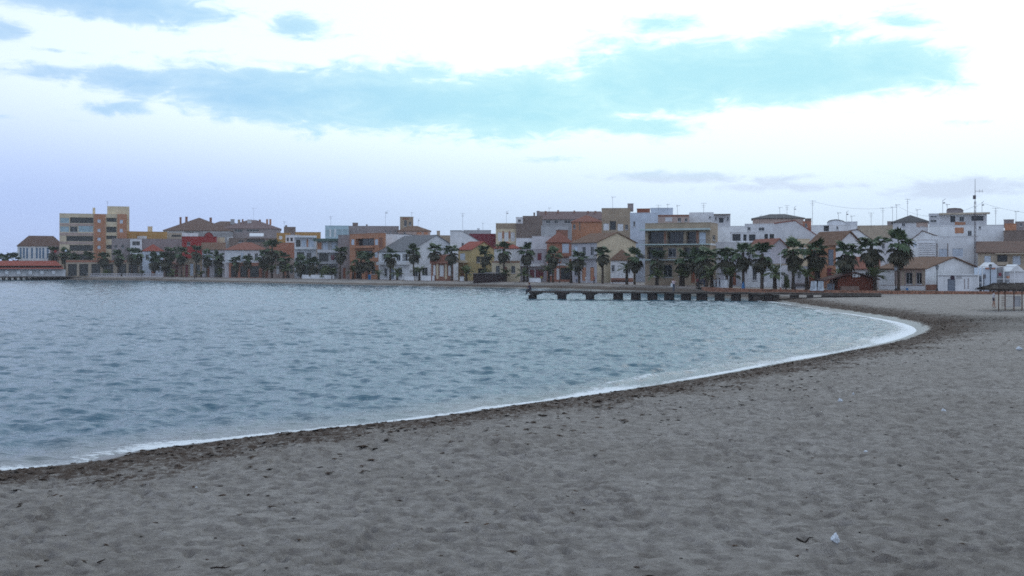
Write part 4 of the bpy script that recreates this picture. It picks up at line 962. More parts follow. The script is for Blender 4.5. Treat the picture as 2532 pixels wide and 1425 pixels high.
# ------------------------------------------------------------------ jetty
def build_jetty():
    conc = mat('jetty_concrete', (0.105, 0.085, 0.073), var=0.25, scale=1.2, stain=0.5, bump=0.4, bscale=6)
    darkc = mat('wet_pile', (0.050, 0.038, 0.034), var=0.35, scale=2.5, rough=0.7, bump=0.5, bscale=5)
    def jd(px): return 153.0 + (px - 1305) * (138.5 - 153.0) / (2180 - 1305)
    A, B = XY(1304, jd(1304)), XY(2180, jd(2180))
    root = empty('jetty', (A.x, A.y, 0), math.atan2(B.y - A.y, B.x - A.x)); tag(root, 'long concrete jetty on dark block piers reaching out from the beach', 'jetty')
    Lt = (B - A).length; zt = 1.24
    def s_of(px):
        k = (px - CX) / F; u = (B - A) / Lt
        return (k * A.y - A.x) / (u.x - k * u.y)
    mb = MB()
    seg = [0.0] + [s_of(p) for p in (1386, 1456, 1525, 1569, 1610, 1652, 1694, 1733, 1777, 1818, 1856, 1900, 1960, 2060, 2180)]
    for i, (a, b) in enumerate(zip(seg[:-1], seg[1:])):
        o = MB(); dz = [0, .02, -.015, .01, -.02, .015, 0][i % 7]
        o.box(((a + b) / 2, 1.1, zt - 0.13 + dz), (b - a - 0.03, 2.2, 0.26))
        o.box(((a + b) / 2, 0.02, zt - 0.11 + dz), (b - a - 0.05, 0.16, 0.26))
        o.build('deck_slab', conc, root)
    for px in (1312, 1385, 1455):
        s_ = s_of(px); c = MB(); w = 1.9 if px > 1320 else 1.5
        c.box((s_ + (0.5 if px < 1320 else 0), 1.1, zt - 0.36), (w, 1.9, 0.20)); c.box((s_ + (0.3 if px < 1320 else 0), 1.1, zt - 0.54), (w * .58, 1.8, 0.16))
        c.build('pile_cap', conc, root)
    for x0, x1 in ((1305, 1319), (1377, 1393), (1447, 1463), (1515, 1535), (1559, 1579), (1600, 1621), (1641, 1663), (1683, 1705), (1721, 1746), (1766, 1789), (1807, 1830), (1850, 1861), (1891, 1909)):
        a, b = s_of(x0), s_of(x1); p = MB()
        h = 0.62 if x0 < 1500 else 0.27
        p.box(((a + b) / 2, 1.1, (zt - h - 0.9) / 2), (b - a, 1.7, zt - h + 0.9), taper=0.97)
        p.box(((a + b) / 2, 1.08, -0.1), (b - a + 0.06, 1.8, 0.3))
        p.build('pier_block', darkc, root)
    # slabs between the landward piers where the openings close up
    for x0, x1 in ((1862, 1890), (1910, 1926), (1952, 1975), (1994, 2011), (2031, 2180)):
        a, b = s_of(x0), s_of(x1); p = MB(); p.box(((a + b) / 2, 1.15, 0.35), (b - a, 1.6, 1.1)); p.build('footing', conc, root)
    # mooring rail on the head
    p = MB(); p.tube([(0.4, 0.2, zt), (0.4, 0.2, zt + 0.22)], 0.09, 8); p.build('bollard', METAL, root)
    return root, s_of, zt, jd
JETTY, JS, JZ, JD = build_jetty()

# ------------------------------------------------------------------ bathing pier on piles, far left
def build_pier():
    d = 372.0
    k = d / F
    phi = math.atan((CX - 162) / F); q = XY(162, d)
    root = empty('bathing_pier', (q.x, q.y, 0), phi); tag(root, 'white bathing pavilion with red tiled roof on piles over the water', 'pavilion')
    X = lambda px: (px - 162) * k / 1.09
    Z = lambda py: H - (py - HY) * k
    W = 14.0
    mb = MB(); mb.box(((X(178) + X(-70)) / 2, W / 2, Z(684.3)), (X(178) - X(-70), W + 2, 0.35)); mb.build('deck', mat('pier_deck', (0.16, 0.14, 0.13), var=0.2), root)
    w = MB(); w.box((X(-70) / 2, W / 2 + 0.6, (Z(667) + Z(683.2)) / 2), (-X(-70), W - 1.2, Z(667) - Z(683.2))); w.build('wall', wallm('white'), root)
    for i, px in enumerate(range(-60, 178, 14)):
        for y in (0.2, W - 0.5):
            p = MB(); p.box((X(px), y, Z(685.5) / 2 - 0.6), (0.55, 0.55, Z(685.5) + 1.2)); p.build('pile', mat('wet_pile', (0.05, 0.04, 0.04)), root)
    r = MB(); e = 0.6; XL = X(-76)
    def hip(z0, z1, x1a, x1b, ya, yb):
        r.quad((XL, ya, z0), (x1a, ya, z0), (x1b, W / 2, z1), (XL, W / 2, z1)); r.quad((x1a, ya, z0), (x1a, yb, z0), (x1b, W / 2, z1)); r.quad((x1a, yb, z0), (XL, yb, z0), (XL, W / 2, z1), (x1b, W / 2, z1))
        r.quad((XL, ya, z0), (XL, yb, z0), (x1a, yb, z0), (x1a, ya, z0))
    hip(Z(665), Z(656), X(158), X(151), -e, W + e)
    hip(Z(657.5), Z(645), X(153), X(138), 1.5, W - 1.5)
    r.build('roof', roofm('red'), root)
    f = MB(); f.box(((X(158) + XL) / 2, -0.4, Z(665.8)), (X(158) - XL, 0.3, 0.2)); f.build('gutter', METAL, root)
    for px in range(20, 160, 28):
        s = MB(); s.box((X(px), 0.06, Z(674)), (1.1, 0.1, 1.2)); s.build('shutter', paintm('white'), root)
build_pier()

def balustrade(xs, off, z0, h, label):
    A, B = XY(xs[0], DE(xs[0]) + off), XY(xs[1], DE(xs[1]) + off)
    root = empty('balustrade', (A.x, A.y, z0), math.atan2(B.y - A.y, B.x - A.x)); tag(root, label, 'balustrade')
    L = (B - A).length; m = mat('balustrade_paint', (0.62, 0.60, 0.62), var=0.1)
    for nm, z, hh in (('base_rail', 0.12, 0.24), ('top_rail', h - 0.08, 0.16)):
        mb = MB(); mb.box((L / 2, 0, z), (L, 0.3, hh)); mb.build(nm, m, root)
    me = None
    for i in range(int(L / 0.9) + 1):
        if me is None:
            mb = MB(); mb.tube([(0, 0, .24), (0, 0, .4), (0, 0, .62), (0, 0, h - .16)], [.16, .22, .12, .16], 6, False); o = mb.build('baluster', m, root); me = o.data
        else:
            o = bpy.data.objects.new('baluster', me); COL.objects.link(o); o.parent = root
        o.location = (min(i * 0.9 + 0.1, L - .1), 0, 0)
balustrade((178, 300), 0.9, GZ + 0.08, 1.15, 'white balustrade on the promenade beside the bathing pavilion')
balustrade((304, 404), 0.9, GZ + 0.08, 1.15, 'white balustrade on the promenade before the small red-roofed house')

# ------------------------------------------------------------------ palms
def leaf_mat(name, lo, hi):
    m = bpy.data.materials.new(name); m.use_nodes = True
    N, L, M, MIX, SM = new_nodes(m.node_tree)
    tc = N('ShaderNodeTexCoord'); oi = N('ShaderNodeObjectInfo')
    n1 = N('ShaderNodeTexNoise'); L(tc.outputs['Object'], n1.inputs['Vector']); n1.inputs['Scale'].default_value = 3.0; n1.inputs['Detail'].default_value = 3
    c = MIX(SM(n1.outputs['Fac'], 0.3, 0.7), lo, hi)
    c = MIX(M('MULTIPLY', oi.outputs['Random'], 0.35), c, tuple(0.6 * k for k in lo))
    b = N('ShaderNodeBsdfPrincipled'); L(c, b.inputs['Base Color']); b.inputs['Roughness'].default_value = 0.6; b.inputs['Specular IOR Level'].default_value = 0.3
    o = N('ShaderNodeOutputMaterial'); L(b.outputs[0], o.inputs[0])
    return m
LEAF = leaf_mat('palm_leaf', (0.046, 0.078, 0.036), (0.105, 0.150, 0.062))
LEAF_Y = leaf_mat('young_palm_leaf', (0.075, 0.105, 0.038), (0.165, 0.195, 0.072))
LEAF_D = leaf_mat('old_palm_leaf', (0.048, 0.050, 0.032), (0.105, 0.088, 0.050))
BARK = mat('palm_bark', (0.085, 0.062, 0.048), var=0.3, scale=6, bump=0.6, bscale=10)
BARK_D = mat('palm_boot', (0.055, 0.036, 0.028), var=0.35, scale=6, bump=0.8, bscale=9)

def fan_frond(rnd, nseg=11, pet=0.42, droop=0.3, spread=82):
    """fan leaf of unit length pointing along +X"""
    mb = MB()
    def bend(p): return (p[0], p[1], p[2] - droop * p[0] * p[0])
    w = 0.012
    mb.quad(*[bend(p) for p in ((0, -w, 0), (pet, -w, 0), (pet, w, 0), (0, w, 0))])
    for i in range(nseg):
        a = math.radians(-spread + 2 * spread * i / (nseg - 1)) + rnd.uniform(-.05, .05)
        Lg = (1 - pet) * (1.0 - 0.28 * abs(a) / 1.4) * rnd.uniform(.85, 1.08)
        c, s = math.cos(a), math.sin(a); wd = 0.088
        fold = 0.05 * (1 if i % 2 else -1)
        b0 = (pet, 0, 0); m1 = (pet + c * Lg * .55 - s * wd, s * Lg * .55 + c * wd, fold * .5 + .02); m2 = (pet + c * Lg * .55 + s * wd, s * Lg * .55 - c * wd, -fold * .5 + .02); tp = (pet + c * Lg, s * Lg, -0.10 * rnd.uniform(.4, 2.2))
        mb.quad(bend(b0), bend(m2), bend(tp), bend(m1))
    return mb
def feather_frond(rnd, n=13, droop=0.55):
    mb = MB()
    def bend(p): return (p[0], p[1], p[2] + 0.18 * p[0] - droop * p[0] * p[0])
    for i in range(5):
        x0, x1 = i / 5, (i + 1) / 5; w0, w1 = 0.018 * (1 - x0 * .8), 0.018 * (1 - x1 * .8)
        mb.quad(bend((x0, -w0, 0)), bend((x1, -w1, 0)), bend((x1, w1, 0)), bend((x0, w0, 0)))
    for i in range(n):
        x = 0.12 + 0.86 * i / (n - 1); Lg = 0.30 * math.sin(math.pi * (0.18 + 0.75 * i / (n - 1))) * rnd.uniform(.85, 1.1)
        for sd in (-1, 1):
            a = (x, 0, 0); t = (min(x + Lg * .75, 1.12), sd * Lg * .8, 0.06 - .10 * rnd.random()); wd = 0.03
            mb.quad(bend(a), bend((x + Lg * .35 + wd, sd * Lg * .4 - sd * wd, .03)), bend(t), bend((x + Lg * .35 - wd, sd * Lg * .4 + sd * wd, .03)))
    return mb
_r = random.Random(3)
FANS = [fan_frond(_r, droop=d) for d in (0.12, 0.25, 0.4, 0.2)]
FEATH = [feather_frond(_r, droop=d) for d in (0.45, 0.6, 0.75)]
FAN_ME = [f.mesh('frond') for f in FANS]; FAN_OLD = [f.mesh('old_frond') for f in FANS]; FEATH_ME = [f.mesh('frond') for f in FEATH]
for m_ in FAN_ME: m_.materials.append(LEAF)
for m_ in FAN_OLD: m_.materials.append(LEAF_D)
for m_ in FEATH_ME: m_.materials.append(LEAF_Y)

def crown_plan(rnd, kind):
    """list of (group, frond index, azimuth, elevation, length, z offset)"""
    out = []
    if kind == 'tall':
        n = rnd.randint(16, 20)
        for i in range(n):
            out.append(('g', rnd.randrange(4), i * 2.4 + rnd.uniform(-.4, .4), math.radians(rnd.uniform(-8, 82)), rnd.uniform(.75, 1.08), rnd.uniform(-.12, .2)))
        for i in range(rnd.randint(26, 32)):
            out.append(('o', rnd.randrange(4), i * 2.4 + rnd.uniform(-.5, .5), math.radians(rnd.uniform(-72, 2)), rnd.uniform(.70, 1.0), rnd.uniform(-.5, -.05)))
    else:
        for i in range(rnd.randint(17, 21)):
            out.append(('y', rnd.randrange(3), i * 2.4 + rnd.uniform(-.3, .3), math.radians(rnd.uniform(2, 75)), rnd.uniform(.75, 1.1), rnd.uniform(-.06, .1)))
    return out
def frond_matrix(az, el, ln, zo):
    return Matrix.Translation((0, 0, zo)) @ Matrix.Rotation(az, 4, 'Z') @ Matrix.Rotation(-el, 4, 'Y') @ Matrix.Scale(ln, 4)
def joined(plan, groups, srcs, name, m):
    mb = MB()
    for g, k, az, el, ln, zo in plan:
        if g not in groups: continue
        Mx = frond_matrix(az, el, ln, zo); s_ = srcs[k]
        i = len(mb.v); mb.v.extend([tuple(Mx @ Vector(v)) for v in s_.v]); mb.f.extend([tuple(i + j for j in f) for f in s_.f])
    me = mb.mesh(name); me.materials.append(m)
    return me
PLANS_T = [crown_plan(random.Random(20 + i), 'tall') for i in range(6)]
PLANS_S = [crown_plan(random.Random(50 + i), 'short') for i in range(4)]
CROWN_T = [joined(p, 'g', FANS, 'crown', LEAF) for p in PLANS_T]
SKIRT_T = [joined(p, 'o', FANS, 'dead_frond_skirt', LEAF_D) for p in PLANS_T]
CROWN_S = [joined(p, 'y', FEATH, 'crown', LEAF_Y) for p in PLANS_S]
def trunk_mesh(r0, r1, lean, seed, boot, bm):
    rnd = random.Random(seed); mb = MB(); pts = []; rad = []
    for i in range(15):
        t = i / 14; pts.append((lean * t * t, lean * .4 * math.sin(t * 3), t)); r = r0 + (r1 - r0) * t ** .6
        if boot: r *= 1 + 0.12 * ((i % 2) * 2 - 1)
        elif t > .82: r *= 1.5
        rad.append(r * rnd.uniform(.94, 1.06))
    # rings are built with true radii: x,y are scaled afterwards with 1
    mb.tube(pts, rad, 8); me = mb.mesh('trunk', True); me.materials.append(bm); return me
TRUNK_T = [trunk_mesh(.30, .19, .12, 1, False, BARK), trunk_mesh(.26, .17, -.10, 2, False, BARK), trunk_mesh(.32, .22, .04, 3, False, BARK)]
TRUNK_S = [trunk_mesh(.36, .27, .03, 4, True, BARK_D), trunk_mesh(.38, .25, -.04, 5, True, BARK_D)]
def child(name, me, root):
    o = bpy.data.objects.new(name, me); COL.objects.link(o); o.parent = root; return o

npalm = [0]
def palm(px, ytop, label, kind='tall', off=4.0, spread=1.0, d=None, each=None, group=None):
    i = npalm[0]; npalm[0] += 1
    rnd = random.Random(100 + i)
    d = DE(px) + off if d is None else d
    base = XY(px, d); zt = H + (HY - ytop) * d / F - GZ       # total height
    root = empty('fan_palm' if kind == 'tall' else 'young_palm', (base.x, base.y, GZ - 0.03), rnd.uniform(0, 6.28))
    tag(root, label, 'palm', group or ('tall fan palms along the promenade' if kind == 'tall' else 'short young palms along the promenade'))
    each = (px > 1540) if each is None else each
    if kind == 'tall':
        rad = (2.35 if px > 1540 else 2.15) * spread; th = max(zt - rad * 1.04, 2.0)
        t = child('trunk', TRUNK_T[i % 3], root); t.scale = (1, 1, th)
        top = Vector((t.data.vertices[14 * 8].co.x, t.data.vertices[14 * 8].co.y, th)); top.x = (.12, -.10, .04)[i % 3]; top.y = 0.4 * top.x * .14
        plan = PLANS_T[i % 6]
        if each:
            for g, k, az, el, ln, zo in plan:
                o = child('frond' if g == 'g' else 'old_frond', (FAN_ME if g == 'g' else FAN_OLD)[k], root)
                o.matrix_local = Matrix.Translation(top) @ Matrix.Scale(rad, 4) @ frond_matrix(az, el, ln, zo)
        else:
            for nm, me in (('crown', CROWN_T[i % 6]), ('dead_frond_skirt', SKIRT_T[i % 6])):
                o = child(nm, me, root); o.location = top; o.scale = (rad, rad, rad)
    else:
        rad = 2.1 * spread; th = max(zt - rad * 0.85, 0.9)
        t = child('trunk', TRUNK_S[i % 2], root); t.scale = (1, 1, th)
        plan = PLANS_S[i % 4]; top = Vector((0, 0, th * .97))
        if each:
            for g, k, az, el, ln, zo in plan:
                o = child('frond', FEATH_ME[k], root); o.matrix_local = Matrix.Translation(top) @ Matrix.Scale(rad, 4) @ frond_matrix(az, el, ln, zo)
        else:
            o = child('crown', CROWN_S[i % 4], root); o.location = top; o.scale = (rad, rad, rad)
    return root

T = lambda *a, **k: palm(*a, **k)
S = lambda px, y, lab, **k: palm(px, y, lab, 'short', **k)
far = dict(spread=1.42)
T(8, 616, 'dark palm at the very left edge above the pavilion roof', off=24, spread=1.9); T(32, 618, 'second palm from the left edge, beside the blue-windowed villa', off=24, spread=1.9)
T(131, 603, 'palm against the right end of the blue-windowed villa', off=8, **far); T(160, 608, 'palm at the left corner of the tall apartment block', off=6, **far); T(186, 622, 'palm left of centre before the apartment block balconies', off=5, spread=1.4)
T(220, 615, 'palm right of centre before the apartment block balconies', off=6, **far); T(256, 614, 'palm in front of the orange stair column', off=5, **far); T(292, 612, 'palm before the plain grey brick building', off=6, **far)
T(326, 606, 'palm before the small white rooftop room', off=5, **far); T(341, 610, 'palm just left of the small red-roofed house', off=3, spread=1.35)
T(383, 618, 'broad dark palm before the small red-roofed house', off=4, spread=1.6); T(409, 615, 'broad dark palm right of the small red-roofed house', off=5, spread=1.6); T(424, 600, 'tall palm left of the red building', off=7, spread=1.4); T(449, 604, 'tall palm at the left corner of the red building', off=6, spread=1.5)
T(485, 600, 'slender palm standing before the red building', off=2, spread=1.35); T(511, 612, 'slender palm right of the red building with bare trunk', off=2, spread=1.35); T(540, 614, 'slender palm before the pale shuttered house', off=2, spread=1.3); T(583, 626, 'short-crowned palm before the white arcaded house', off=3, spread=1.2); T(611, 622, 'palm before the terracotta arcade', off=3, spread=1.2)
T(652, 610, 'palm overlapping the left of the tallest left-hand palm', off=5, spread=1.5); T(673, 584, 'tallest palm of the left half, before the rose pink wall', off=5, spread=1.75); T(701, 616, 'palm right of the tallest left-hand palm', off=4, spread=1.4)
T(743, 624, 'palm before the white balconied building', off=3, spread=1.35); T(774, 628, 'palm between the white and the grey balconied buildings', off=3, spread=1.35); T(841, 598, 'tall palm before the plain mauve side building', off=3, spread=1.3); T(893, 614, 'broad palm before the orange house', off=4, spread=1.45); T(912, 617, 'palm at the right of the orange house', off=5, spread=1.3)
T(965, 606, 'palm before the grey-roofed house, left one of its pair', off=3, spread=1.25); T(1023, 598, 'palm before the grey-roofed house, right one of its pair', off=3, spread=1.22); T(1075, 593, 'palm before the big blank white gable', off=3, spread=1.22); T(1117, 594, 'palm right of the small brick cottage', off=3, spread=1.28)
T(1199, 600, 'palm before the beige house with the red roof', off=3, spread=1.25); T(1246, 590, 'palm before the orange-red hipped roof', off=3, spread=1.2); T(1304, 595, 'palm before the grey house with dark red doors', off=3, spread=1.2); T(1367, 603, 'palm before the red-trimmed house', off=3, spread=1.15); T(1432, 610, 'palm left of the big cream gable', off=3, spread=1.1); T(1490, 596, 'bare-trunked palm before the big cream gable', off=3, spread=1.12)
T(1569, 603, 'palm left of the apartment building with green canopies', off=3, spread=1.1); T(1625, 608, 'palm before the left end of the green-canopied balconies', off=4, spread=1.05); T(1690, 610, 'palm before the middle of the green-canopied balconies', off=5, spread=1.05); T(1724, 606, 'palm crowding the right end of the green-canopied balconies', off=7, spread=1.05); T(1747, 598, 'wide palm at the right end of the green-canopied balconies', off=5, spread=1.15)
T(1797, 594, 'palm before the broad white blank wall', off=5, spread=1.1); T(1838, 590, 'palm standing above the blue cone', off=4, spread=1.05); T(1884, 588, 'palm before the red-tiled house with lavender gable', off=4, spread=1.1); T(1961, 580, 'palm before the wide white gable', off=4, spread=1.1); T(2018, 580, 'palm before the orange house with the grey door', off=4, spread=1.1); T(2094, 582, 'palm before the white gable of the orange house', off=4, spread=1.1)
T(2156, 564, 'second tallest palm, left neighbour of the tallest right-hand palm', off=5, spread=1.15); T(2222, 553, 'tallest palm of all, over the long tan-roofed house', off=4, spread=1.25)
for px, y, lab, kw in ((352, 666, 'young palm at the foot of the small red-roofed house', {}), (428, 664, 'young palm before the pinkish terraced house', {}), (497, 666, 'young palm before the ochre ground-floor house', {}), (545, 664, 'young palm before the pale shuttered house', {}),
        (672, 652, 'young palm under the tallest left-hand palm', dict(spread=1.2)), (712, 650, 'young palm before the low ochre beach-front house', dict(spread=1.2)), (822, 656, 'bushy young palm before the grey balconied building', dict(spread=1.25)), (873, 657, 'young palm left of the blue litter bin', {}), (936, 664, 'young palm right of the blue litter bin', {}),
        (982, 660, 'young palm before the grey-roofed house', {}), (1037, 655, 'young palm left of the small brick cottage', dict(spread=1.1)), (1153, 658, 'young palm left of the dark beach hut', {}), (1250, 660, 'young palm directly behind the dark beach hut', {}), (1296, 660, 'young palm right of the dark beach hut', dict(spread=1.05)),
        (1357, 650, 'young palm before the red-trimmed house', dict(spread=1.05)), (1412, 648, 'young palm between red-trimmed house and cream gable house', dict(spread=1.05)), (1550, 644, 'young palm before the low white house with tan roof', dict(spread=1.05)), (1624, 658, 'young palm under the left end of the balconies', {}), (1683, 658, 'young palm right of the person standing on the jetty', {}),
        (1760, 654, 'young palm left of the two walkers', dict(spread=1.05)), (1807, 655, 'young palm left of the blue cone', dict(spread=1.05)), (1916, 650, 'young palm beside the thin white pole', {}), (1995, 654, 'young palm left of the leaning white boards', {}), (2076, 660, 'yellowish young palm behind the red-brown kiosk', dict(off=7)), (2163, 654, 'young palm at the right end of the red-brown kiosk', dict(off=3))):
    S(px, y, lab, **({'off': 1.6} | kw))

# low hedge in front of the balconied buildings
def bush(px, y0, label, w, off=2.5, m=None):
    d = DE(px) + off; b = XY(px, d); rnd = random.Random(int(px)); h = H + (HY - y0) * d / F - GZ
    root = empty('shrub', (b.x, b.y, GZ)); tag(root, label, 'shrub', 'shrubs along the promenade')
    mb = MB(); r = w * d / F / 2
    for i in range(420):
        th, ph = rnd.uniform(0, 6.28), math.acos(rnd.uniform(-.2, 1)); rr = rnd.uniform(.55, 1.0) * (1 + .25 * math.sin(3 * th + i % 3))
        c = Vector((r * rr * math.sin(ph) * math.cos(th), r * .8 * rr * math.sin(ph) * math.sin(th), h * (.28 + .72 * rr * math.cos(ph))))
        s_ = 0.22; a = Vector((rnd.uniform(-1, 1), rnd.uniform(-1, 1), rnd.uniform(-1, 1))).normalized(); q = a.orthogonal().normalized()
        mb.quad(c - a * s_, c + q * s_ * .6, c + a * s_, c - q * s_ * .6)
    mb.build('crown', LEAF_Y, root)
    st = MB()
    for k in range(4): st.tube([(0, 0, 0), (r * .4 * math.cos(k * 1.6), r * .4 * math.sin(k * 1.6), h * .6)], [.07, .03], 5)
    st.build('stem', BARK, root)
bush(803, 658, 'round green shrub before the grey balconied building', 26); bush(232, 668, 'low green shrub at the foot of the apartment block', 24, 4); bush(262, 667, 'low green shrub below the orange stair column', 22, 4); bush(1203, 664, 'green shrub behind the dark beach hut', 34, 3)
bush(1945, 684, 'small shrub before the single-storey white house', 12, 6)
# ------------------------------------------------------------------ huts, lamps, mast, aerials
def beach_hut():
    d = 246.0; k = d / F; z0 = 1.0
    A = XY(1170, d); root = empty('beach_hut', (A.x, A.y, z0)); tag(root, 'closed dark plum beach hut on the far sand', 'hut')
    L = 80 * k; h = (699 - 675) * k; m = mat('hut_boards', (0.050, 0.030, 0.032), var=0.25, scale=4)
    n = 16
    for i in range(n):
        b = MB(); b.box((L * (i + .5) / n, 0.03, h * .46), (L / n * .94, 0.06, h * .92)); b.build('board', m, root)
    w = MB(); w.box((L / 2, 1.55, h * .46), (L, 3.0, h * .92)); w.build('wall', m, root)
    r = MB(); r.box((L / 2, 1.5, h * .96), (L + .5, 3.8, .12)); r.build('roof', mat('hut_roof', (0.20, 0.18, 0.19), var=.2), root)
    f = MB(); f.box((L * .62, 1.4, h * 1.06), (L * .5, 2.0, .14)); f.build('roof_sheet', mat('hut_sheet', (0.33, 0.32, 0.34)), root)
beach_hut()

def kiosk():
    d0 = 156.0; k = d0 / F
    A = XY(2072, d0); root = empty('wooden_kiosk', (A.x, A.y, GZ)); tag(root, 'red-brown wooden kiosk with gabled roof on the promenade', 'kiosk')
    Z = lambda y: H - (y - HY) * k - GZ; X = lambda px: (px - 2072) * k
    L = X(2158); W = 4.0; ze = Z(690); zp = Z(676); xp = X(2112)
    m = mat('kiosk_boards', (0.17, 0.048, 0.028), var=.2, scale=3)
    w = MB()
    w.quad((0, 0, 0), (L, 0, 0), (L, 0, ze), (xp, 0, zp), (0, 0, ze)); w.quad((L, W, 0), (0, W, 0), (0, W, ze), (xp, W, zp), (L, W, ze)); w.quad((0, W, 0), (0, 0, 0), (0, 0, ze), (0, W, ze)); w.quad((L, 0, 0), (L, W, 0), (L, W, ze), (L, 0, ze))
    w.build('wall', m, root)
    n = 18
    for i in range(n):
        x0, x1 = L * i / n, L * (i + .9) / n; xm = (x0 + x1) / 2
        zt = ze + (zp - ze) * (xm / xp if xm < xp else (L - xm) / (L - xp)) - .06
        b = MB(); b.box((xm, -.02, zt / 2), (x1 - x0, .035, zt)); b.build('board', m, root)
    rm = mat('kiosk_roof', (0.085, 0.035, 0.03), var=.25, scale=3)
    r = MB()
    for (xa, za, xb, zb) in ((X(2034), Z(694), xp, Z(672.5)), (xp, Z(672.5), X(2172), Z(690))):
        q = [(xa, -.8, za), (xb, -.8, zb), (xb, W + .6, zb), (xa, W + .6, za)]
        r.quad(*q); r.quad(*[(x, y, z - .14) for x, y, z in q][::-1]); r.quad(q[0], (xa, -.8, za - .14), (xb, -.8, zb - .14), q[1])
    r.build('roof', rm, root)
    ac = MB(); ac.box((X(2113), -.2, Z(681.5)), (X(2120) - X(2107), .3, .5)); a = ac.build('air_conditioner', paintm('white'), root)
    fn = MB(); fn.tube([(X(2111), -.37, Z(681.5)), (X(2111), -.36, Z(681.5))], .17, 12); fn.build('fan_grille', METAL, a)
    dk = MB(); dk.tube([(X(2124), -.12, Z(682)), (X(2124), -.06, Z(682))], .2, 14); dk.build('satellite_dish', paintm('white'), root)
    # open porch on the left
    for px in (2040, 2056):
        p = MB(); p.box((X(px), -.4, Z(692) / 2), (.1, .1, Z(692))); p.build('post', DFRAME, root)
    c = MB(); c.box((X(2098) , -.55, .35), (X(2134) - X(2090), .5, .7)); c.build('counter', mat('counter', (.22, .15, .12)), root)
    s = MB(); s.box((X(2056), .4, Z(704) / 2), (X(2064) - X(2046), .1, Z(700))); s.build('door', paintm('doorgrey'), root)
kiosk()

def leaning_boards():
    d = 155.0; k = d / F
    for i, (x0, x1, x2, lab) in enumerate(((2003, 2021, 2009, 'left white board leaning beside the red-brown kiosk'), (2021, 2038, 2026, 'right white board leaning beside the red-brown kiosk'))):
        A = XY(x0, d); h = 24 * k
        root = empty('leaning_board', (A.x, A.y, GZ)); tag(root, lab, 'board', 'white boards leaning by the kiosk')
        w = (x1 - x0 - 1.5) * k; sk = 6 * k
        b = MB(); q = [(0, 0, .02), (w, 0, .02), (w + sk * .6, .7, h), (sk, .7, h)]
        b.quad(*q); b.quad(*[(x, y + .06, z) for x, y, z in q][::-1])
        for i in range(4):
            j = (i + 1) % 4; b.quad(q[i], (q[i][0], q[i][1] + .06, q[i][2]), (q[j][0], q[j][1] + .06, q[j][2]), q[j])
        b.build('panel', mat('board_panel', (.42, .46, .50), var=.2, scale=2), root)
        s = MB(); s.tube([(w * .6, .72, h * .8), (w * .6, 1.5, .02)], .03, 6); s.build('strut', METAL, root)
leaning_boards()

def lamp(px, ytop, label, d=None, off=0.9, globe=False):
    d = DE(px) + off if d is None else d
    b = XY(px, d); h = H + (HY - ytop) * d / F - GZ
    root = empty('street_lamp', (b.x, b.y, GZ)); tag(root, label, 'street lamp', 'street lamps on the promenade')
    iron = mat('cast_iron', (0.03, 0.03, 0.035), rough=.5)
    p = MB(); p.tube([(0, 0, 0), (0, 0, .45), (0, 0, .5), (0, 0, h - .75)], [.17, .15, .08, .055], 8); p.build('post', iron, root)
    if globe:
        g = MB(); g.tube([(0, 0, h - .8), (0, 0, h - .72), (0, 0, h - .45), (0, 0, h - .15), (0, 0, h)], [.1, .3, .42, .3, .06], 10); g.build('globe', paintm('bluewhite'), root, True)
    else:
        c = MB(); c.tube([(0, 0, h - .75), (0, 0, h - .7)], [.12, .22], 6); c.tube([(0, 0, h - .22), (0, 0, h - .05), (0, 0, h)], [.34, .12, .03], 6); c.build('lantern_cap', iron, root)
        g = MB(); g.tube([(0, 0, h - .7), (0, 0, h - .22)], [.16, .27], 6); g.build('lantern_glass', mat('lamp_glass', (.25, .27, .3), rough=.15), root)
lamp(2317, 655, 'iron lantern lamp post at the left end of the white annex'); lamp(2449, 653, 'iron lantern lamp post before the white porch'); lamp(2215, 658, 'iron lantern lamp post before the long tan-roofed house'); lamp(1384, 640, 'iron lantern lamp post before the red-trimmed house', off=2)
lamp(163, 618, 'white globe lamp beside the bathing pavilion', off=1.5, globe=True)
lamp(1728, 655, 'iron lantern lamp post at the right end of the balconies', off=2)

def thin_pole():
    d = DE(1930) - 1.2; b = XY(1930, d); root = empty('flag_pole', (b.x, b.y, 0.75)); tag(root, 'thin white pole with red base at the sea wall', 'pole')
    h = (728 - 627) * d / F
    p = MB(); p.tube([(0, 0, .9), (0, 0, h)], [.05, .035], 6); p.build('pole', paintm('white'), root)
    p = MB(); p.box((0, 0, .35), (.2, .2, 1.1)); p.build('base', paintm('rust'), root)
thin_pole()

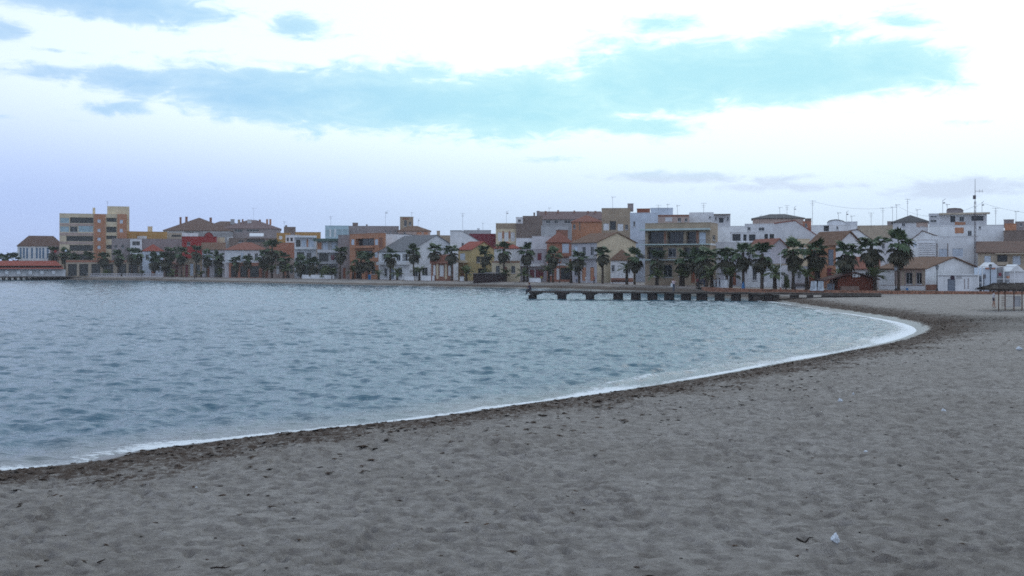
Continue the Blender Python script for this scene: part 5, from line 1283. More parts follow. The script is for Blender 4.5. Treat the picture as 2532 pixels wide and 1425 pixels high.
def radio_mast():
    d = 160.0; b = XY(2411, d); zt = H + (HY - 443) * d / F - GZ
    root = empty('radio_mast', (b.x, b.y, GZ)); tag(root, 'tall slim lattice radio mast rising over the white annex', 'mast')
    m = mat('mast_steel', (.10, .08, .09), rough=.5); h1 = zt * .80
    for k in range(3):
        p = MB(); a = k * 2.094; p.tube([(.16 * math.cos(a), .16 * math.sin(a), 0), (.14 * math.cos(a), .14 * math.sin(a), h1)], .025, 5); p.build('leg', m, root)
    p = MB(); n = 22
    for i in range(n):
        for k in range(3):
            a, a2 = k * 2.094, (k + 1) * 2.094; z0, z1 = h1 * i / n, h1 * (i + 1) / n
            p.tube([(.15 * math.cos(a), .15 * math.sin(a), z0), (.15 * math.cos(a2), .15 * math.sin(a2), z1)], .014, 4, False)
    p.build('lattice', m, root)
    p = MB(); p.tube([(0, 0, h1 - .3), (0, 0, zt)], [.05, .03], 5); p.build('top_mast', m, root)
    k_ = d / F; zc = H + (HY - 473) * k_ - GZ
    p = MB(); p.tube([(0, 0, zc), (20 * k_, 0, zc)], .03, 4); [p.tube([(x * k_, 0, zc - .25), (x * k_, 0, zc + .3)], .02, 4) for x in (11, 18)]; p.build('side_antenna', m, root)
    p = MB(); p.box((-.1, 0, H + (HY - 488) * k_ - GZ), (.35, .3, .6)); p.build('relay_box', m, root)
radio_mast()

def aerial(px, y0, y1, d, label, style=0):
    """rooftop aerial; stands on the roof at photo row y1"""
    A = P(px, y1, d); h = (y1 - y0) * d / F
    root = empty('aerial', (A.x, A.y, A.z - 0.6), (px * 1.7) % 1.2 - .6); tag(root, label, 'aerial', 'television aerials on the rooftops')
    m = mat('aerial_metal', (.13, .12, .14), rough=.5)
    p = MB(); p.tube([(0, 0, 0), (0, 0, h + .6)], .035, 5); p.build('pole', m, root)
    b = MB(); z = h + .5; ln = min(1.6, max(.7, h * .3))
    if style == 0:
        b.tube([(-ln * .2, 0, z), (ln, 0, z + .08)], .025, 4)
        for i in range(6):
            x = -ln * .2 + ln * 1.2 * i / 5; w = .34 - .03 * i; b.tube([(x, -w, z + .03), (x, w, z + .03)], .016, 4)
        for s_ in (-1, 1): b.tube([(-ln * .2, 0, z), (-ln * .45, 0, z + s_ * .3)], .02, 4)
    elif style == 1:
        for zz, w in ((z, .75), (z - .5, .5), (z - .9, .35)): b.tube([(-w, 0, zz), (w, 0, zz)], .022, 4)
        for x in (-.7, -.35, .35, .7): b.tube([(x, -.25, z), (x, .25, z)], .016, 4)
    else:
        b.tube([(.0, 0, z - .1), (ln * .7, 0, z + .35)], .03, 4); b.tube([(ln * .1, 0, z - .5), (ln * .55, 0, z - .45)], .13, 6)
    b.build('antenna', m, root)
AER = [(266, 497, 512, 407, 'aerial on the cream penthouse of the tall apartment block', 1), (627, 515, 549, 462, 'lone aerial over the second brown-roofed block', 0), (703, 547, 562, 412, 'aerial on the dark rooftop block', 1), (818, 535, 559, 348, 'aerial over the glazed cyan penthouse', 1),
       (953, 523, 560, 365, 'tall aerial on the long grey-pink building', 2), (1018, 526, 537, 357, 'aerial on top of the beige stair tower', 0), (1034, 542, 561, 350, 'dish aerial right of the beige stair tower', 2), (1144, 527, 571, 296, 'tall slim aerial over the lean-to white house', 1), (1194, 552, 570, 332, 'small aerial above the maroon wall', 0),
       (1252, 523, 553, 296, 'aerial over the cream building with three shutters', 2), (1358, 514, 528, 335, 'aerial on the plum-roofed apartment block', 0), (1515, 487, 516, 262, 'aerial on the tall beige building', 0), (1628, 507, 516, 264, 'left aerial on the bluish-white top block', 1), (1651, 505, 516, 264, 'right aerial on the bluish-white top block', 0),
       (1675, 508, 532, 236, 'aerial on the pinkish penthouse row', 0), (1740, 502, 525, 241, 'aerial on the white cube house', 1), (1878, 534, 553, 224, 'leaning dish aerial on the white terrace building', 2), (1928, 513, 530, 258, 'left aerial on the pale pink building', 0), (1946, 508, 530, 258, 'tall middle aerial on the pale pink building', 1), (1964, 512, 532, 258, 'right aerial on the pale pink building', 2),
       (2009, 496, 549, 222, 'tall bare pole carrying a sagging wire', 1), (2073, 526, 545, 222, 'aerial above the rounded dark roof', 0), (2093, 524, 549, 224, 'dish aerial right of the rounded dark roof', 2), (2106, 534, 549, 224, 'small aerial at the end of the white parapet', 0), (2154, 526, 558, 243, 'cross-bar aerial on the beige roof terrace', 1), (2183, 514, 558, 243, 'slim tall aerial on the beige roof terrace', 1), (2207, 512, 550, 240, 'left of the paired aerials beside the dark tiled roof', 0), (2217, 506, 540, 226, 'right of the paired aerials beside the dark tiled roof', 0), (2244, 492, 534, 218, 'needle aerial over the dark tiled roof', 1), (2268, 518, 540, 217, 'angled aerial on the dark tiled roof', 0),
       (2331, 495, 527, 203, 'left aerial on the slab-roofed building', 2), (2342, 505, 520, 204, 'aerial beside the curved stair head', 0), (2428, 500, 528, 201, 'short mast aerial on the slab-roofed building carrying a wire', 2), (2462, 514, 556, 190, 'aerial with cross bars right of the radio mast', 1), (2512, 522, 547, 209, 'rightmost rooftop aerial in the picture', 0)]
for a in AER: aerial(*a)
def wire(p0, p1, sag, label):
    a, b = P(*p0), P(*p1); pts = []
    for i in range(17):
        t = i / 16; q = a.lerp(b, t); q.z -= sag * 4 * t * (1 - t); pts.append(q)
    mb = MB(); mb.tube(pts, .016, 4); tag(mb.build('overhead_wire', mat('wire', (.05, .05, .06))), label, 'wire', 'wires strung between the rooftop aerials')
wire((2009, 498, 222), (2207, 513, 240), .9, 'sagging wire between the bare pole and the paired aerials'); wire((2217, 508, 226), (2411, 510, 160), 2.0, 'wire from the paired aerials to the radio mast'); wire((2411, 512, 160), (2428, 501, 201), .1, 'short wire from radio mast to short mast aerial'); wire((2428, 502, 201), (2600, 532, 205), .5, 'wire running off the right edge from the short mast aerial')

# ------------------------------------------------------------------ white porch house and thatched shelter, right edge
def porch():
    d = 150.5; k = d / F; A = XY(2419, d); X = lambda px: (px - 2419) * k; Z = lambda y: H - (y - HY) * k - GZ
    root = empty('beach_house', (A.x, A.y, GZ)); tag(root, 'white beach house with open metal porch frame and stair', 'house')
    w = MB(); w.box(((X(2440) + X(2470)) / 2, 2.4, Z(662) / 2), (X(2470) - X(2440), 3.4, Z(662))); w.build('wall', wallm('bluewhite'), root)
    w = MB(); w.box(((X(2470.2) + X(2506)) / 2, 3.6, Z(662) / 2), (X(2506) - X(2470.2), 1.0, Z(662))); w.build('wall', wallm('grey'), root)
    s = MB(); s.box((X(2454), .62, Z(664)), (X(2466) - X(2442), .1, .25)); s.build('sign_board', paintm('terracotta'), root)
    for x0, x1, nm in ((2450, 2482, 'gable'), (2506, 2545, 'gable')):
        xm = (x0 + x1) / 2; g = MB(); zb, zp = Z(662 if x0 < 2500 else 672), Z(649 if x0 < 2500 else 654)
        for y in (1.2,):
            g.quad((X(x0), y, zb), (X(x1), y, zb), (X(xm), y, zp)); g.quad((X(x0), y + 3, zb), (X(xm), y + 3, zp), (X(x1), y + 3, zb)); g.quad((X(x0), y, zb), (X(xm), y, zp), (X(xm), y + 3, zp), (X(x0), y + 3, zb)); g.quad((X(xm), y, zp), (X(x1), y, zb), (X(x1), y + 3, zb), (X(xm), y + 3, zp))
        g.build(nm, wallm('white'), root)
    w = MB(); w.box((X(2530), 2.9, Z(672) / 2), (X(2552) - X(2508), 3.0, Z(672))); w.build('wall', wallm('white2'), root)
    m = paintm('white')
    for px in (2419, 2429, 2482, 2508):
        p = MB(); p.box((X(px), 0, Z(660) / 2), (.1, .1, Z(660))); p.build('post', m, root)
    b = MB(); b.box((X(2466), 0, Z(660.5) + .05), (X(2513) - X(2418), .14, .12)); b.build('beam', m, root)
    b = MB(); b.box((X(2424), .0, Z(682)), (X(2429) - X(2419), .06, .06)); b.box((X(2424), 0, Z(700)), (X(2429) - X(2419), .06, .06)); b.build('cross_bar', m, root)
    b = MB(); b.box((X(2502), -.3, Z(690)), (X(2550) - X(2470), .06, .08)); b.box((X(2502), -.3, Z(700)), (X(2550) - X(2470), .05, .05)); b.build('railing', m, root)
    f = MB(); f.box((X(2479), .8, Z(679)), (.35, .2, .5)); f.build('flower_pot', paintm('maroon'), root)
    f = MB(); f.box((X(2499), .8, Z(686)), (.35, .2, .4)); f.build('flower_box', paintm('orange'), root)
    f = MB(); f.tube([(X(2434), .2, 0), (X(2434), .2, Z(686))], .06, 6); f.box((X(2434), .1, Z(684)), (.45, .2, .6)); f.build('shower_post', METAL, root)
porch()

def thatch_shelter():
    d = 96.0; k = d / F; z0 = beach_z1(*XY(2490, d)); A = XY(2452, d)
    root = empty('thatched_shelter', (A.x, A.y, z0)); tag(root, 'thatched beach shelter with wooden posts at the right edge', 'shelter')
    X = lambda px: (px - 2452) * k; Z = lambda y: H - (y - HY) * k - z0
    Lr = X(2600); rnd = random.Random(9); W = 3.2
    th = mat('thatch', (.045, .032, .026), var=.35, scale=12, bump=.8, bscale=30)
    core = MB()
    q = [(0, 0, Z(711)), (X(2478), W / 2, Z(702)), (Lr, W / 2, Z(700)), (Lr + 1, 0, Z(713))]
    core.quad((0.1, 0, Z(714)), (Lr, 0, Z(719)), (Lr, W / 2, Z(700)), (X(2480), W / 2, Z(702))); core.quad((0.1, W, Z(714)), (0.1, 0, Z(714)), (X(2480), W / 2, Z(702))); core.quad((Lr, W, Z(719)), (0.1, W, Z(714)), (X(2480), W / 2, Z(702)), (Lr, W / 2, Z(700)))
    core.quad((.1, 0, Z(718)), (.1, W, Z(718)), (Lr, W, Z(723)), (Lr, 0, Z(723)))
    core.quad((.1, 0, Z(718)), (Lr, 0, Z(723)), (Lr, 0, Z(719)), (.1, 0, Z(714))); core.quad((.1, W, Z(718)), (.1, 0, Z(718)), (.1, 0, Z(714)), (.1, W, Z(714)))
    for i in range(2600):
        x = rnd.uniform(-.05, Lr); t = rnd.random(); y = W * t
        f = 1 - abs(2 * t - 1); zz = Z(714.5 + 5 * x / Lr) + (Z(701) - Z(714.5 + 5 * x / Lr)) * f * min(1, .3 + x / X(2480) * .7) + rnd.uniform(-.05, .1)
        a = rnd.uniform(-.5, .5); l = rnd.uniform(.25, .5); sgn = -1 if t < .5 else 1
        p0 = Vector((x, y, zz)); p1 = p0 + Vector((math.sin(a) * l * .6 - (.25 if x < .5 else 0), sgn * l * .7, -l * .55)); w = Vector((.03, 0, .012))
        core.quad(p0 - w, p0 + w, p1 + w * .4, p1 - w * .4)
    core.build('thatch', th, root)
    wd = mat('shelter_wood', (.13, .062, .045), var=.25, scale=5)
    for px, y in ((2473, .3), (2489, .3), (2511, .3), (2531, .3), (2556, .3), (2574, 2.6)):
        p = MB(); p.tube([(X(px), y, -.2), (X(px), y, Z(714))], .05, 7); p.build('post', wd, root)
    lat = MB(); x0, x1 = X(2491), X(2509.5); zb, zt = Z(759), Z(733)
    for i in range(11):
        t = (i - 4) * .16
        a = Vector((x0 + max(0, t), .3, zb + max(0, -t))); ln = min(x1 - a.x, zt - a.z)
        if ln > .05: lat.tube([a, a + Vector((ln, 0, ln))], .016, 4)
    lat.tube([(x0, .3, zb), (x1, .3, zb)], .03, 4); lat.tube([(x0, .3, zt), (x1, .3, zt)], .03, 4)
    lat.build('lattice_panel', paintm('palegrey'), root)
    for i in range(6):
        s_ = MB(); z = Z(757) + (Z(735) - Z(757)) * i / 5; s_.box((X(2485), .35, z), (X(2489) - X(2481), .04, .05)); s_.build('slat', wd, root)
    br = MB(); br.tube([(X(2473), .3, Z(722)), (X(2495), .3, Z(714))], .04, 5); br.build('brace', wd, root)
    s_ = MB(); s_.box((X(2521), .5, Z(746)), (X(2530) - X(2512), .06, Z(733) - Z(759))); s_.build('side_panel', paintm('palegrey'), root)
thatch_shelter()

# ------------------------------------------------------------------ bins, benches, low walls
def litter_bin(px, y0, y1, w, label, col, d, cone=False):
    k = d / F; b = P(px, y1, d); root = empty('litter_bin' if not cone else 'covered_parasol', (b.x, b.y, max(b.z, GZ))); tag(root, label, 'bin' if not cone else 'parasol')
    h = (y1 - y0) * k; r = w * k / 2; mb = MB()
    m = mat('blue_cover', (.03, .16, .38), rough=.6)
    if cone:
        mb.tube([(0, 0, 0), (0, 0, h * .25), (0, 0, h * .7), (0, 0, h)], [r, r * .95, r * .55, r * .15], 8); mb.build('cover', m, root)
        p = MB(); p.tube([(0, 0, -.1), (0, 0, h + .25)], .03, 5); p.build('pole', METAL, root)
    else:
        mb.tube([(0, 0, .05), (0, 0, h * .85)], [r * .85, r], 10); mb.build('body', m, root)
        p = MB(); p.tube([(0, 0, h * .85), (0, 0, h * .93), (0, 0, h)], [r * 1.06, r, r * .4], 10); p.build('lid', m, root)
litter_bin(914, 681, 694, 7, 'blue litter bin before the orange house', 'blue', DE(914) + .6); litter_bin(1838, 697, 714, 9, 'folded blue cover cone before the white house', 'blue', DE(1838) + .7, True); litter_bin(2243, 712, 719, 6, 'dark blue bin before the long tan-roofed house', 'blue', DE(2243) + 1.5)
def low_wall(x0, x1, y0, label, off=1.5, c='white'):
    A, B = XY(x0, DE(x0) + off), XY(x1, DE(x1) + off); h = H + (HY - y0) * A.y / F - GZ
    root = empty('garden_wall', (A.x, A.y, GZ), math.atan2(B.y - A.y, B.x - A.x)); tag(root, label, 'wall'); L = (B - A).length
    m = MB(); m.box((L / 2, 0, h / 2), (L, .25, h)); m.build('wall', wallm(c), root); m = MB(); m.box((L / 2, 0, h + .04), (L + .1, .33, .08)); m.build('coping', wallm('palegrey'), root)
low_wall(748, 826, 680, 'low white terrace wall before the balconied buildings'); low_wall(1042, 1074, 682, 'low white wall left of the small brick cottage'); low_wall(1001, 1024, 683, 'short white wall before the grey-roofed house'); low_wall(1310, 1340, 688, 'low white wall under the dark red doors'); low_wall(1138, 1147, 684, 'short white block left of the dark beach hut', .8)
low_wall(1765, 1800, 692, 'white terrace wall behind the two walkers', 3)
def bench(px, w, label, off=1.0):
    d = DE(px) + off; A = XY(px, d); L = w * d / F; root = empty('bench', (A.x, A.y, GZ)); tag(root, label, 'bench', 'dark benches on the promenade'); m = mat('bench_wood', (.05, .04, .04))
    for y in (0, .16, .32): s_ = MB(); s_.box((L / 2, y, .45), (L, .13, .05)); s_.build('slat', m, root)
    for z in (.62, .8): s_ = MB(); s_.box((L / 2, .45, z), (L, .05, .13)); s_.build('slat', m, root)
    for x in (.15, L - .15): s_ = MB(); s_.box((x, .2, .21), (.08, .42, .42)); s_.build('leg', METAL, root)
bench(1513, 36, 'long dark bench before the low white house'); bench(1965, 38, 'dark bench under the palm before the lavender house end', 2.0); bench(1935, 10, 'short dark bench beside the thin white pole', 1.2); bench(700, 16, 'dark bench before the low ochre beach-front house')
def no_entry():
    d = DE(137) + 6; A = P(137, 622, d); root = empty('round_sign', (A.x, A.y, GZ)); tag(root, 'small red round sign on a post near the blue-windowed villa', 'sign')
    p = MB(); p.tube([(0, 0, 0), (0, 0, A.z - GZ)], .05, 5); p.build('post', METAL, root); s_ = MB(); s_.tube([(0, -.08, A.z - GZ), (0, -.03, A.z - GZ)], .55, 12); s_.build('disc', paintm('red'), root)
no_entry()
def wall_sign():
    d = 151.6; A = P(2355, 687, d); root = empty('round_sign', (A.x, A.y, A.z)); tag(root, 'dark round sign over the grey annex door', 'sign')
    s_ = MB(); s_.tube([(0, -.06, 0), (0, 0, 0)], .33, 14); s_.build('disc', mat('sign_dark', (.05, .03, .05)), root); s_ = MB(); s_.box((0, .5, 0), (.06, 1.4, .06)); s_.build('bracket', METAL, root)
wall_sign()

# ------------------------------------------------------------------ people
def person_mat(name, bands):
    """bands: (height, colour) from the feet up, in metres of the figure"""
    m = bpy.data.materials.new(name); m.use_nodes = True
    N, L, M, MIX, SM = new_nodes(m.node_tree)
    at = N('ShaderNodeAttribute', attribute_name='zone')
    c = None
    for h, col in bands:
        if c is None: c = MIX(0.0, col, col); continue
        c = MIX(M('GREATER_THAN', at.outputs['Fac'], h), c, col)
    b = N('ShaderNodeBsdfPrincipled'); L(c, b.inputs['Base Color']); b.inputs['Roughness'].default_value = .8
    o = N('ShaderNodeOutputMaterial'); L(b.outputs[0], o.inputs[0]); return m
SKIN = (.42, .25, .18)
def person(label, loc, rz, joints, cols, scale=1.0, extra=None):
    """joints: name -> (x, y, z, radius, zone); zone picks shoe/leg/top/skin/hair colour"""
    J = joints; names = list(J); idx = {n: i for i, n in enumerate(names)}
    E = [('pel', 'hl'), ('pel', 'hr'), ('hl', 'kl'), ('hr', 'kr'), ('kl', 'al'), ('kr', 'ar'), ('al', 'tl'), ('ar', 'tr'), ('pel', 'wai'), ('wai', 'che'), ('che', 'nec'), ('nec', 'hea'), ('hea', 'top'), ('che', 'sl'), ('che', 'sr'), ('sl', 'el'), ('sr', 'er'), ('el', 'wl'), ('er', 'wr'), ('wl', 'fl'), ('wr', 'fr')]
    me = bpy.data.meshes.new('person'); me.from_pydata([J[n][:3] for n in names], [(idx[a], idx[b]) for a, b in E], [])
    o = bpy.data.objects.new('person', me); COL.objects.link(o)
    sk = o.modifiers.new('skin', 'SKIN'); 
    for n in names:
        v = me.skin_vertices[0].data[idx[n]]; v.radius = (J[n][3], J[n][3] * .85); v.use_root = (n == 'pel')
    o.modifiers.new('sub', 'SUBSURF').levels = 2; o.modifiers['sub'].render_levels = 2
    dg = bpy.context.evaluated_depsgraph_get(); dg.update()
    ev = o.evaluated_get(dg); body = bpy.data.meshes.new_from_object(ev)
    o.modifiers.clear(); o.data = body
    jp = np.array([J[n][:3] for n in names]); jz = [J[n][4] for n in names]
    segs = [(idx[a], idx[b]) for a, b in E]
    V = np.array([v.co[:] for v in body.vertices]); best = np.full(len(V), 9.); zone = np.zeros(len(V))
    for a, b in segs:
        ab = jp[b] - jp[a]; t = np.clip(((V - jp[a]) @ ab) / (ab @ ab), 0, 1); dd = np.linalg.norm(V - jp[a] - t[:, None] * ab, axis=1) - .5 * (J[names[a]][3] + J[names[b]][3])
        z = np.where(t < .5, jz[a], jz[b]); zone = np.where(dd < best, z, zone); best = np.minimum(best, dd)
    at = body.attributes.new('zone', 'FLOAT', 'POINT'); at.data.foreach_set('value', zone.astype(np.float32))
    body.polygons.foreach_set('use_smooth', [True] * len(body.polygons))
    body.materials.clear(); body.materials.append(person_mat('clothes', [(0, cols[0])] + [(i + .5, c) for i, c in enumerate(cols[1:])]))
    o.location = loc; o.rotation_euler = (0, 0, rz); o.scale = (scale,) * 3
    tag(o, label, 'person', 'people on the beach and promenade')
    hd = J['hea']; h = MB()
    c = Vector(hd[:3]) + Vector((0, .025, .045))
    for i in range(6):
        pass
    h.tube([c + Vector((0, .03, -.10)), c + Vector((0, .025, -.03)), c + Vector((0, .01, .05)), c + Vector((0, 0, .10)), c + Vector((0, -.005, .125))], [.085, .108, .108, .075, .02], 10)
    h.build('hair', mat('hair_%s' % ('brown' if cols[4][0] > .05 else 'dark'), cols[4], rough=.7), o, True)
    for sx in (-.035, .035):
        e = MB(); e.box((hd[0] + sx, hd[1] - .098, hd[2] + .02), (.022, .02, .012)); e.build('eye', mat('eye', (.02, .02, .02)), o)
    n_ = MB(); n_.box((hd[0], hd[1] - .105, hd[2] - .015), (.024, .035, .04), taper=.6); n_.build('nose', mat('skin', SKIN), o)
    return o
def standing(stride=0.0, arms='down', lean=0.0, bare=False):
    s_ = stride; j = dict(
        pel=(0, 0, .95, .15, 1), hl=(-.09, 0, .90, .11, 1), hr=(.09, 0, .90, .11, 1), kl=(-.10, -.10 * s_ - .03, .50, .07, 3 if bare else 1), kr=(.10, .10 * s_ - .03, .50, .07, 3 if bare else 1), al=(-.10, -.30 * s_, .09, .05, 3 if bare else 1), ar=(.10, .34 * s_, .10, .05, 3 if bare else 1), tl=(-.11, -.30 * s_ - .16, .04, .04, 0), tr=(.11, .34 * s_ - .14, .04, .04, 0),
        wai=(0, 0, 1.08, .14, 2), che=(0, lean, 1.30, .16, 2), nec=(0, lean, 1.47, .065, 3), hea=(0, lean - .02, 1.58, .095, 3), top=(0, lean, 1.70, .08, 4), sl=(-.19, lean, 1.39, .075, 2), sr=(.19, lean, 1.39, .075, 2))
    if arms == 'up':
        j.update(el=(-.24, -.22, 1.25, .05, 2), er=(.24, -.22, 1.25, .05, 2), wl=(-.08, -.40, 1.45, .035, 3), wr=(.10, -.40, 1.45, .035, 3), fl=(-.04, -.46, 1.52, .03, 3), fr=(.06, -.46, 1.52, .03, 3))
    else:
        j.update(el=(-.25, .05 + .12 * s_, 1.12, .05, 2), er=(.25, .05 - .12 * s_, 1.12, .05, 2), wl=(-.26, -.05 + .2 * s_, .90, .035, 3), wr=(.26, -.05 - .2 * s_, .90, .035, 3), fl=(-.26, -.08 + .2 * s_, .78, .03, 3), fr=(.26, -.08 - .2 * s_, .78, .03, 3))
    return j
def seated():
    return dict(pel=(0, 0, .12, .16, 1), hl=(-.10, -.02, .10, .12, 1), hr=(.10, -.02, .10, .12, 1), kl=(-.11, -.44, .12, .08, 1), kr=(.12, -.42, .16, .08, 1), al=(-.11, -.46, -.32, .05, 1), ar=(.13, -.48, -.28, .05, 1), tl=(-.11, -.62, -.38, .045, 0), tr=(.13, -.64, -.34, .045, 0), wai=(0, -.02, .28, .15, 2), che=(0, -.09, .50, .17, 2), nec=(0, -.13, .66, .07, 3), hea=(0, -.17, .77, .10, 3), top=(0, -.16, .89, .09, 4),
        sl=(-.19, -.09, .58, .08, 2), sr=(.19, -.09, .58, .08, 2), el=(-.26, -.18, .34, .055, 2), er=(.26, -.18, .34, .055, 2), wl=(-.12, -.38, .28, .04, 3), wr=(.12, -.38, .30, .04, 3), fl=(-.02, -.44, .27, .035, 3), fr=(.03, -.44, .29, .035, 3))
SHOE = (.05, .045, .045); JEAN = (.06, .085, .14); DARK = (.03, .03, .04); HB = (.085, .035, .02); HD = (.02, .016, .014)
jm = JETTY.matrix_basis
def on_jetty(px, back): return jm @ Vector((JS(px), back, JZ))
a = on_jetty(1308, .7); person('person sitting on the jetty head with legs over the water', (a.x, a.y, a.z), math.radians(-62), seated(), (SHOE, (.02, .025, .04), (.05, .035, .055), SKIN, (.10, .03, .015)), 1.36)
a = on_jetty(1663, 1.0); sp = person('person in pale top and jeans standing on the jetty with raised arms', (a.x, a.y, a.z + .01), math.radians(20), standing(.15, 'up'), (SHOE, JEAN, (.62, .48, .50), SKIN, HB), 1.08)
bag = MB(); bag.box((a.x - .28, a.y - .06, a.z + .95), (.16, .34, .5), 0.2, .85); bag.tube([(a.x - .26, a.y - .06, a.z + 1.18), (a.x - .02, a.y - .08, a.z + 1.58)], .025, 5); tag(bag.build('shoulder_bag', paintm('white')), 'white bag hanging at the side of the jetty stander', 'bag')
def on_prom(px, off): d = DE(px) + off; q = XY(px, d); return (q.x, q.y, GZ + .01)
for px, off, lab, pose, cols, rz in (
        (1449, .9, 'person in white clothes walking before the big cream gable', standing(.5), (SHOE, (.62, .62, .62), (.66, .66, .68), SKIN, HD), 1.2), (1469, 1.0, 'person in red top walking before the big cream gable', standing(.4), (SHOE, DARK, (.32, .04, .04), SKIN, HD), -1.2), (1339, 1.0, 'person in yellow top near the dark red doors', standing(.2), (SHOE, DARK, (.50, .42, .06), SKIN, HD), .4),
        (1725, 1.6, 'person in red top in the group under the balconies', standing(.1), (SHOE, DARK, (.22, .04, .06), SKIN, HD), .3), (1733, 2.0, 'person in black in the middle of the group under the balconies', standing(.2), (SHOE, DARK, (.03, .03, .05), SKIN, HD), -.4), (1741, 1.7, 'person in navy at the right of the group under the balconies', standing(.1), (SHOE, JEAN, (.04, .05, .09), SKIN, HB), .8),
        (1771, 1.2, 'left of the two walkers beside the young palm', standing(.45), (SHOE, DARK, (.16, .12, .14), SKIN, HD), 1.4), (1779, 1.3, 'right of the two walkers beside the young palm', standing(.5), (SHOE, JEAN, (.05, .06, .10), SKIN, HD), 1.4), (1426, 1.2, 'person in pale grey top left of the person in white', standing(.2), (SHOE, JEAN, (.40, .42, .48), SKIN, HB), -.3)):
    person(lab, on_prom(px, off), rz, pose, cols, 1.0)
d_ = 330.0; q_ = XY(481, d_ + 8); person('tiny dark figure on the far beach before the red building', (q_.x, q_.y, beach_z1(q_.x, q_.y)), .5, standing(.3), (SHOE, DARK, (.05, .05, .07), SKIN, HD), 1.05)
q_ = XY(2457, 103.0); person('person in pale shirt and dark shorts beside the thatched shelter', (q_.x, q_.y, beach_z1(q_.x, q_.y)), math.radians(80), standing(.25, bare=True), (SKIN, (.03, .035, .07), (.50, .48, .50), SKIN, HB), .98)

# ------------------------------------------------------------------ bits on the sand
def sand_z(x, y):
    sd = shore_sd(np.array([x]), np.array([y])); return float((beach_z(sd) + sand_relief(np.array([x]), np.array([y]), sd))[0])
def ground_at(px, py):
    z = 1.0
    for _ in range(6):
        x, y = wp(px, py, z); z = beach_z1(x, y)
    return x, y
def litter(px, py, w, h, label, seed, name='crumpled_bag', c='white'):
    x, y = ground_at(px, py); rnd = random.Random(seed); s_ = w * y / F; t_ = h * y / F
    bm = bmesh.new(); bmesh.ops.create_icosphere(bm, subdivisions=3, radius=.5)
    for v in bm.verts:
        n = 1 + .35 * math.sin(7 * v.co.x + seed) * math.cos(6 * v.co.y) + rnd.uniform(-.12, .12); top = v.co.z > .1
        v.co *= n
        v.co.x *= s_ * (0.75 if top else 1.0); v.co.y *= s_ * .8; v.co.z = (v.co.z + .38) * t_
    me = bpy.data.meshes.new(name); bm.to_mesh(me); bm.free()
    o = bpy.data.objects.new(name, me); COL.objects.link(o); me.materials.append(mat('plastic_film', (.66, .70, .74), rough=.45, var=.1, scale=20)); o.location = (x, y, sand_z(x, y) - t_ * .05)
    tag(o, label, 'litter', 'white litter on the sand')
litter(2065, 1346, 24, 24, 'crumpled white bag on the near sand, largest piece of litter', 1); litter(2520, 868, 16, 9, 'white litter by the right edge of the beach', 2); litter(2333, 1015, 12, 8, 'small white scrap on the right half of the beach', 3); litter(2078, 995, 10, 10, 'small white scrap below the foamy corner of the bay', 4); litter(2141, 1115, 8, 5, 'tiny white scrap in the middle of the right-hand sand', 5); litter(485, 1207, 7, 3, 'tiny white scrap on the left-hand sand near the water', 6); litter(2110, 974, 6, 6, 'tiny white scrap above the small scrap on the sand', 8)
def twig(px, py, ln, ang, label):
    x, y = ground_at(px, py); s_ = ln * y / F; rnd = random.Random(px); mb = MB(); pts = []
    for i in range(5):
        t = i / 4 - .5; xx, yy = x + t * s_ * math.cos(ang), y + t * s_ * math.sin(ang) + rnd.uniform(-.02, .02); pts.append((xx, yy, sand_z(xx, yy) + .02 + rnd.uniform(0, .02)))
    mb.tube(pts, [.012, .014, .013, .010, .006], 5); mb.tube([pts[2], (pts[2][0] + .05, pts[2][1] + .06, pts[2][2] + .02)], [.008, .004], 4)
    tag(mb.build('twig', mat('twig_bark', (.035, .025, .02))), label, 'twig', 'twigs on the sand')
twig(250, 1397, 20, .9, 'short dark twig on the sand at the bottom left'); twig(545, 1413, 46, .35, 'long dark twig on the sand at the bottom left'); twig(1990, 1331, 46, .2, 'thin dark twig left of the crumpled bag')

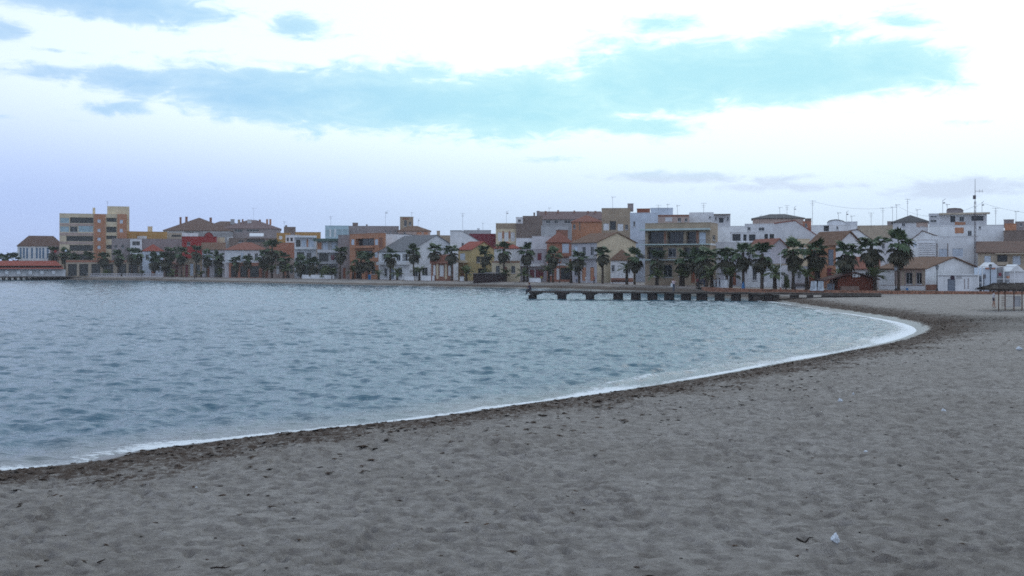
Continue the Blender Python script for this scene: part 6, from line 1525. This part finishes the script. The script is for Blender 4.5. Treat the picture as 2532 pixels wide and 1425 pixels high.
def seaweed():
    """clumps of dried sea grass along the tide line"""
    rnd = np.random.default_rng(21)
    pts = []
    seg = np.linalg.norm(np.diff(SHORE, axis=0), axis=1); w = np.where((SHORE[:-1, 1] > 15) & (SHORE[:-1, 1] < 150), seg, 0); w = w / w.sum()
    n = 6000
    i = rnd.choice(len(seg), n, p=w); t = rnd.random(n); base = SHORE[i] + (SHORE[i + 1] - SHORE[i]) * t[:, None]
    dr = (SHORE[i + 1] - SHORE[i]) / seg[i][:, None]; nrm = np.stack([dr[:, 1], -dr[:, 0]], -1)
    off = 0.9 + rnd.gamma(1.5, 1.3, n)
    q = base + nrm * off[:, None]
    # the big weed bank inside the bend and loose crumbs over the open sand
    bank = np.stack([rnd.normal(0, 1, 900) * 3.4 + 36.0, rnd.normal(0, 1, 900) * 1.6 + 82.5], -1)
    loose = np.stack([rnd.uniform(-9, 16, 900), rnd.uniform(9, 42, 900)], -1)
    q = np.vstack([q, bank, loose])
    sd = shore_sd(q[:, 0], q[:, 1]); q = q[sd > .7]; sd = sd[sd > .7]
    z = beach_z(sd) + sand_relief(q[:, 0], q[:, 1], sd)
    V = []; Fq = []
    for k in range(len(q)):
        s_ = rnd.uniform(.018, .065) * (1.0 if q[k, 1] < 60 else .8) * (.55 if sd[k] > 9 and q[k, 1] < 60 else 1)
        a = rnd.uniform(0, 6.28); ex = rnd.uniform(1, 2.6)
        for j in range(5):
            aa = a + rnd.normal(0, .7); c, s = math.cos(aa), math.sin(aa); l = s_ * ex * rnd.uniform(.6, 1.3); wd = s_ * rnd.uniform(.25, .5); ox, oy = rnd.normal(0, s_ * .5, 2)
            cx, cy, cz = q[k, 0] + ox, q[k, 1] + oy, z[k]
            b = len(V); hgt = s_ * rnd.uniform(.25, .6)
            V += [(cx - c * l, cy - s * l, cz - .005), (cx + s * wd, cy - c * wd, cz + hgt * .5), (cx + c * l, cy + s * l, cz), (cx - s * wd, cy + c * wd, cz + hgt)]
            Fq.append((b, b + 1, b + 2, b + 3))
    o = np_mesh('dried_seaweed', np.array(V), np.array(Fq), mat('seaweed', (.062, .037, .023), var=.35, scale=4), False)
    tag(o, 'dark brown dried seaweed strewn along the tide line', 'seaweed', kind='stuff')
seaweed()

# ------------------------------------------------------------------ evening haze over the bay
def build_haze():
    mb = MB(); x0, x1, y0, y1, z0, z1 = -1200, 1200, -60, 1600, -2.4, 40
    p = [(x0, y0, z0), (x1, y0, z0), (x1, y1, z0), (x0, y1, z0), (x0, y0, z1), (x1, y0, z1), (x1, y1, z1), (x0, y1, z1)]
    for f in ((3, 2, 1, 0), (4, 5, 6, 7), (0, 1, 5, 4), (1, 2, 6, 5), (2, 3, 7, 6), (3, 0, 4, 7)): mb.quad(*[p[i] for i in f])
    m = bpy.data.materials.new('haze'); m.use_nodes = True
    N, L, M, MIX, SM = new_nodes(m.node_tree)
    v = N('ShaderNodeVolumePrincipled'); v.inputs['Color'].default_value = (0.93, 0.95, 0.98, 1); v.inputs['Density'].default_value = 0.00018; v.inputs['Anisotropy'].default_value = 0.3
    o = N('ShaderNodeOutputMaterial'); L(v.outputs[0], o.inputs['Volume'])
    h = mb.build('haze', m); tag(h, 'thin evening haze hanging over the bay and town', 'haze', kind='stuff')
    m.cycles.homogeneous_volume = True
build_haze()
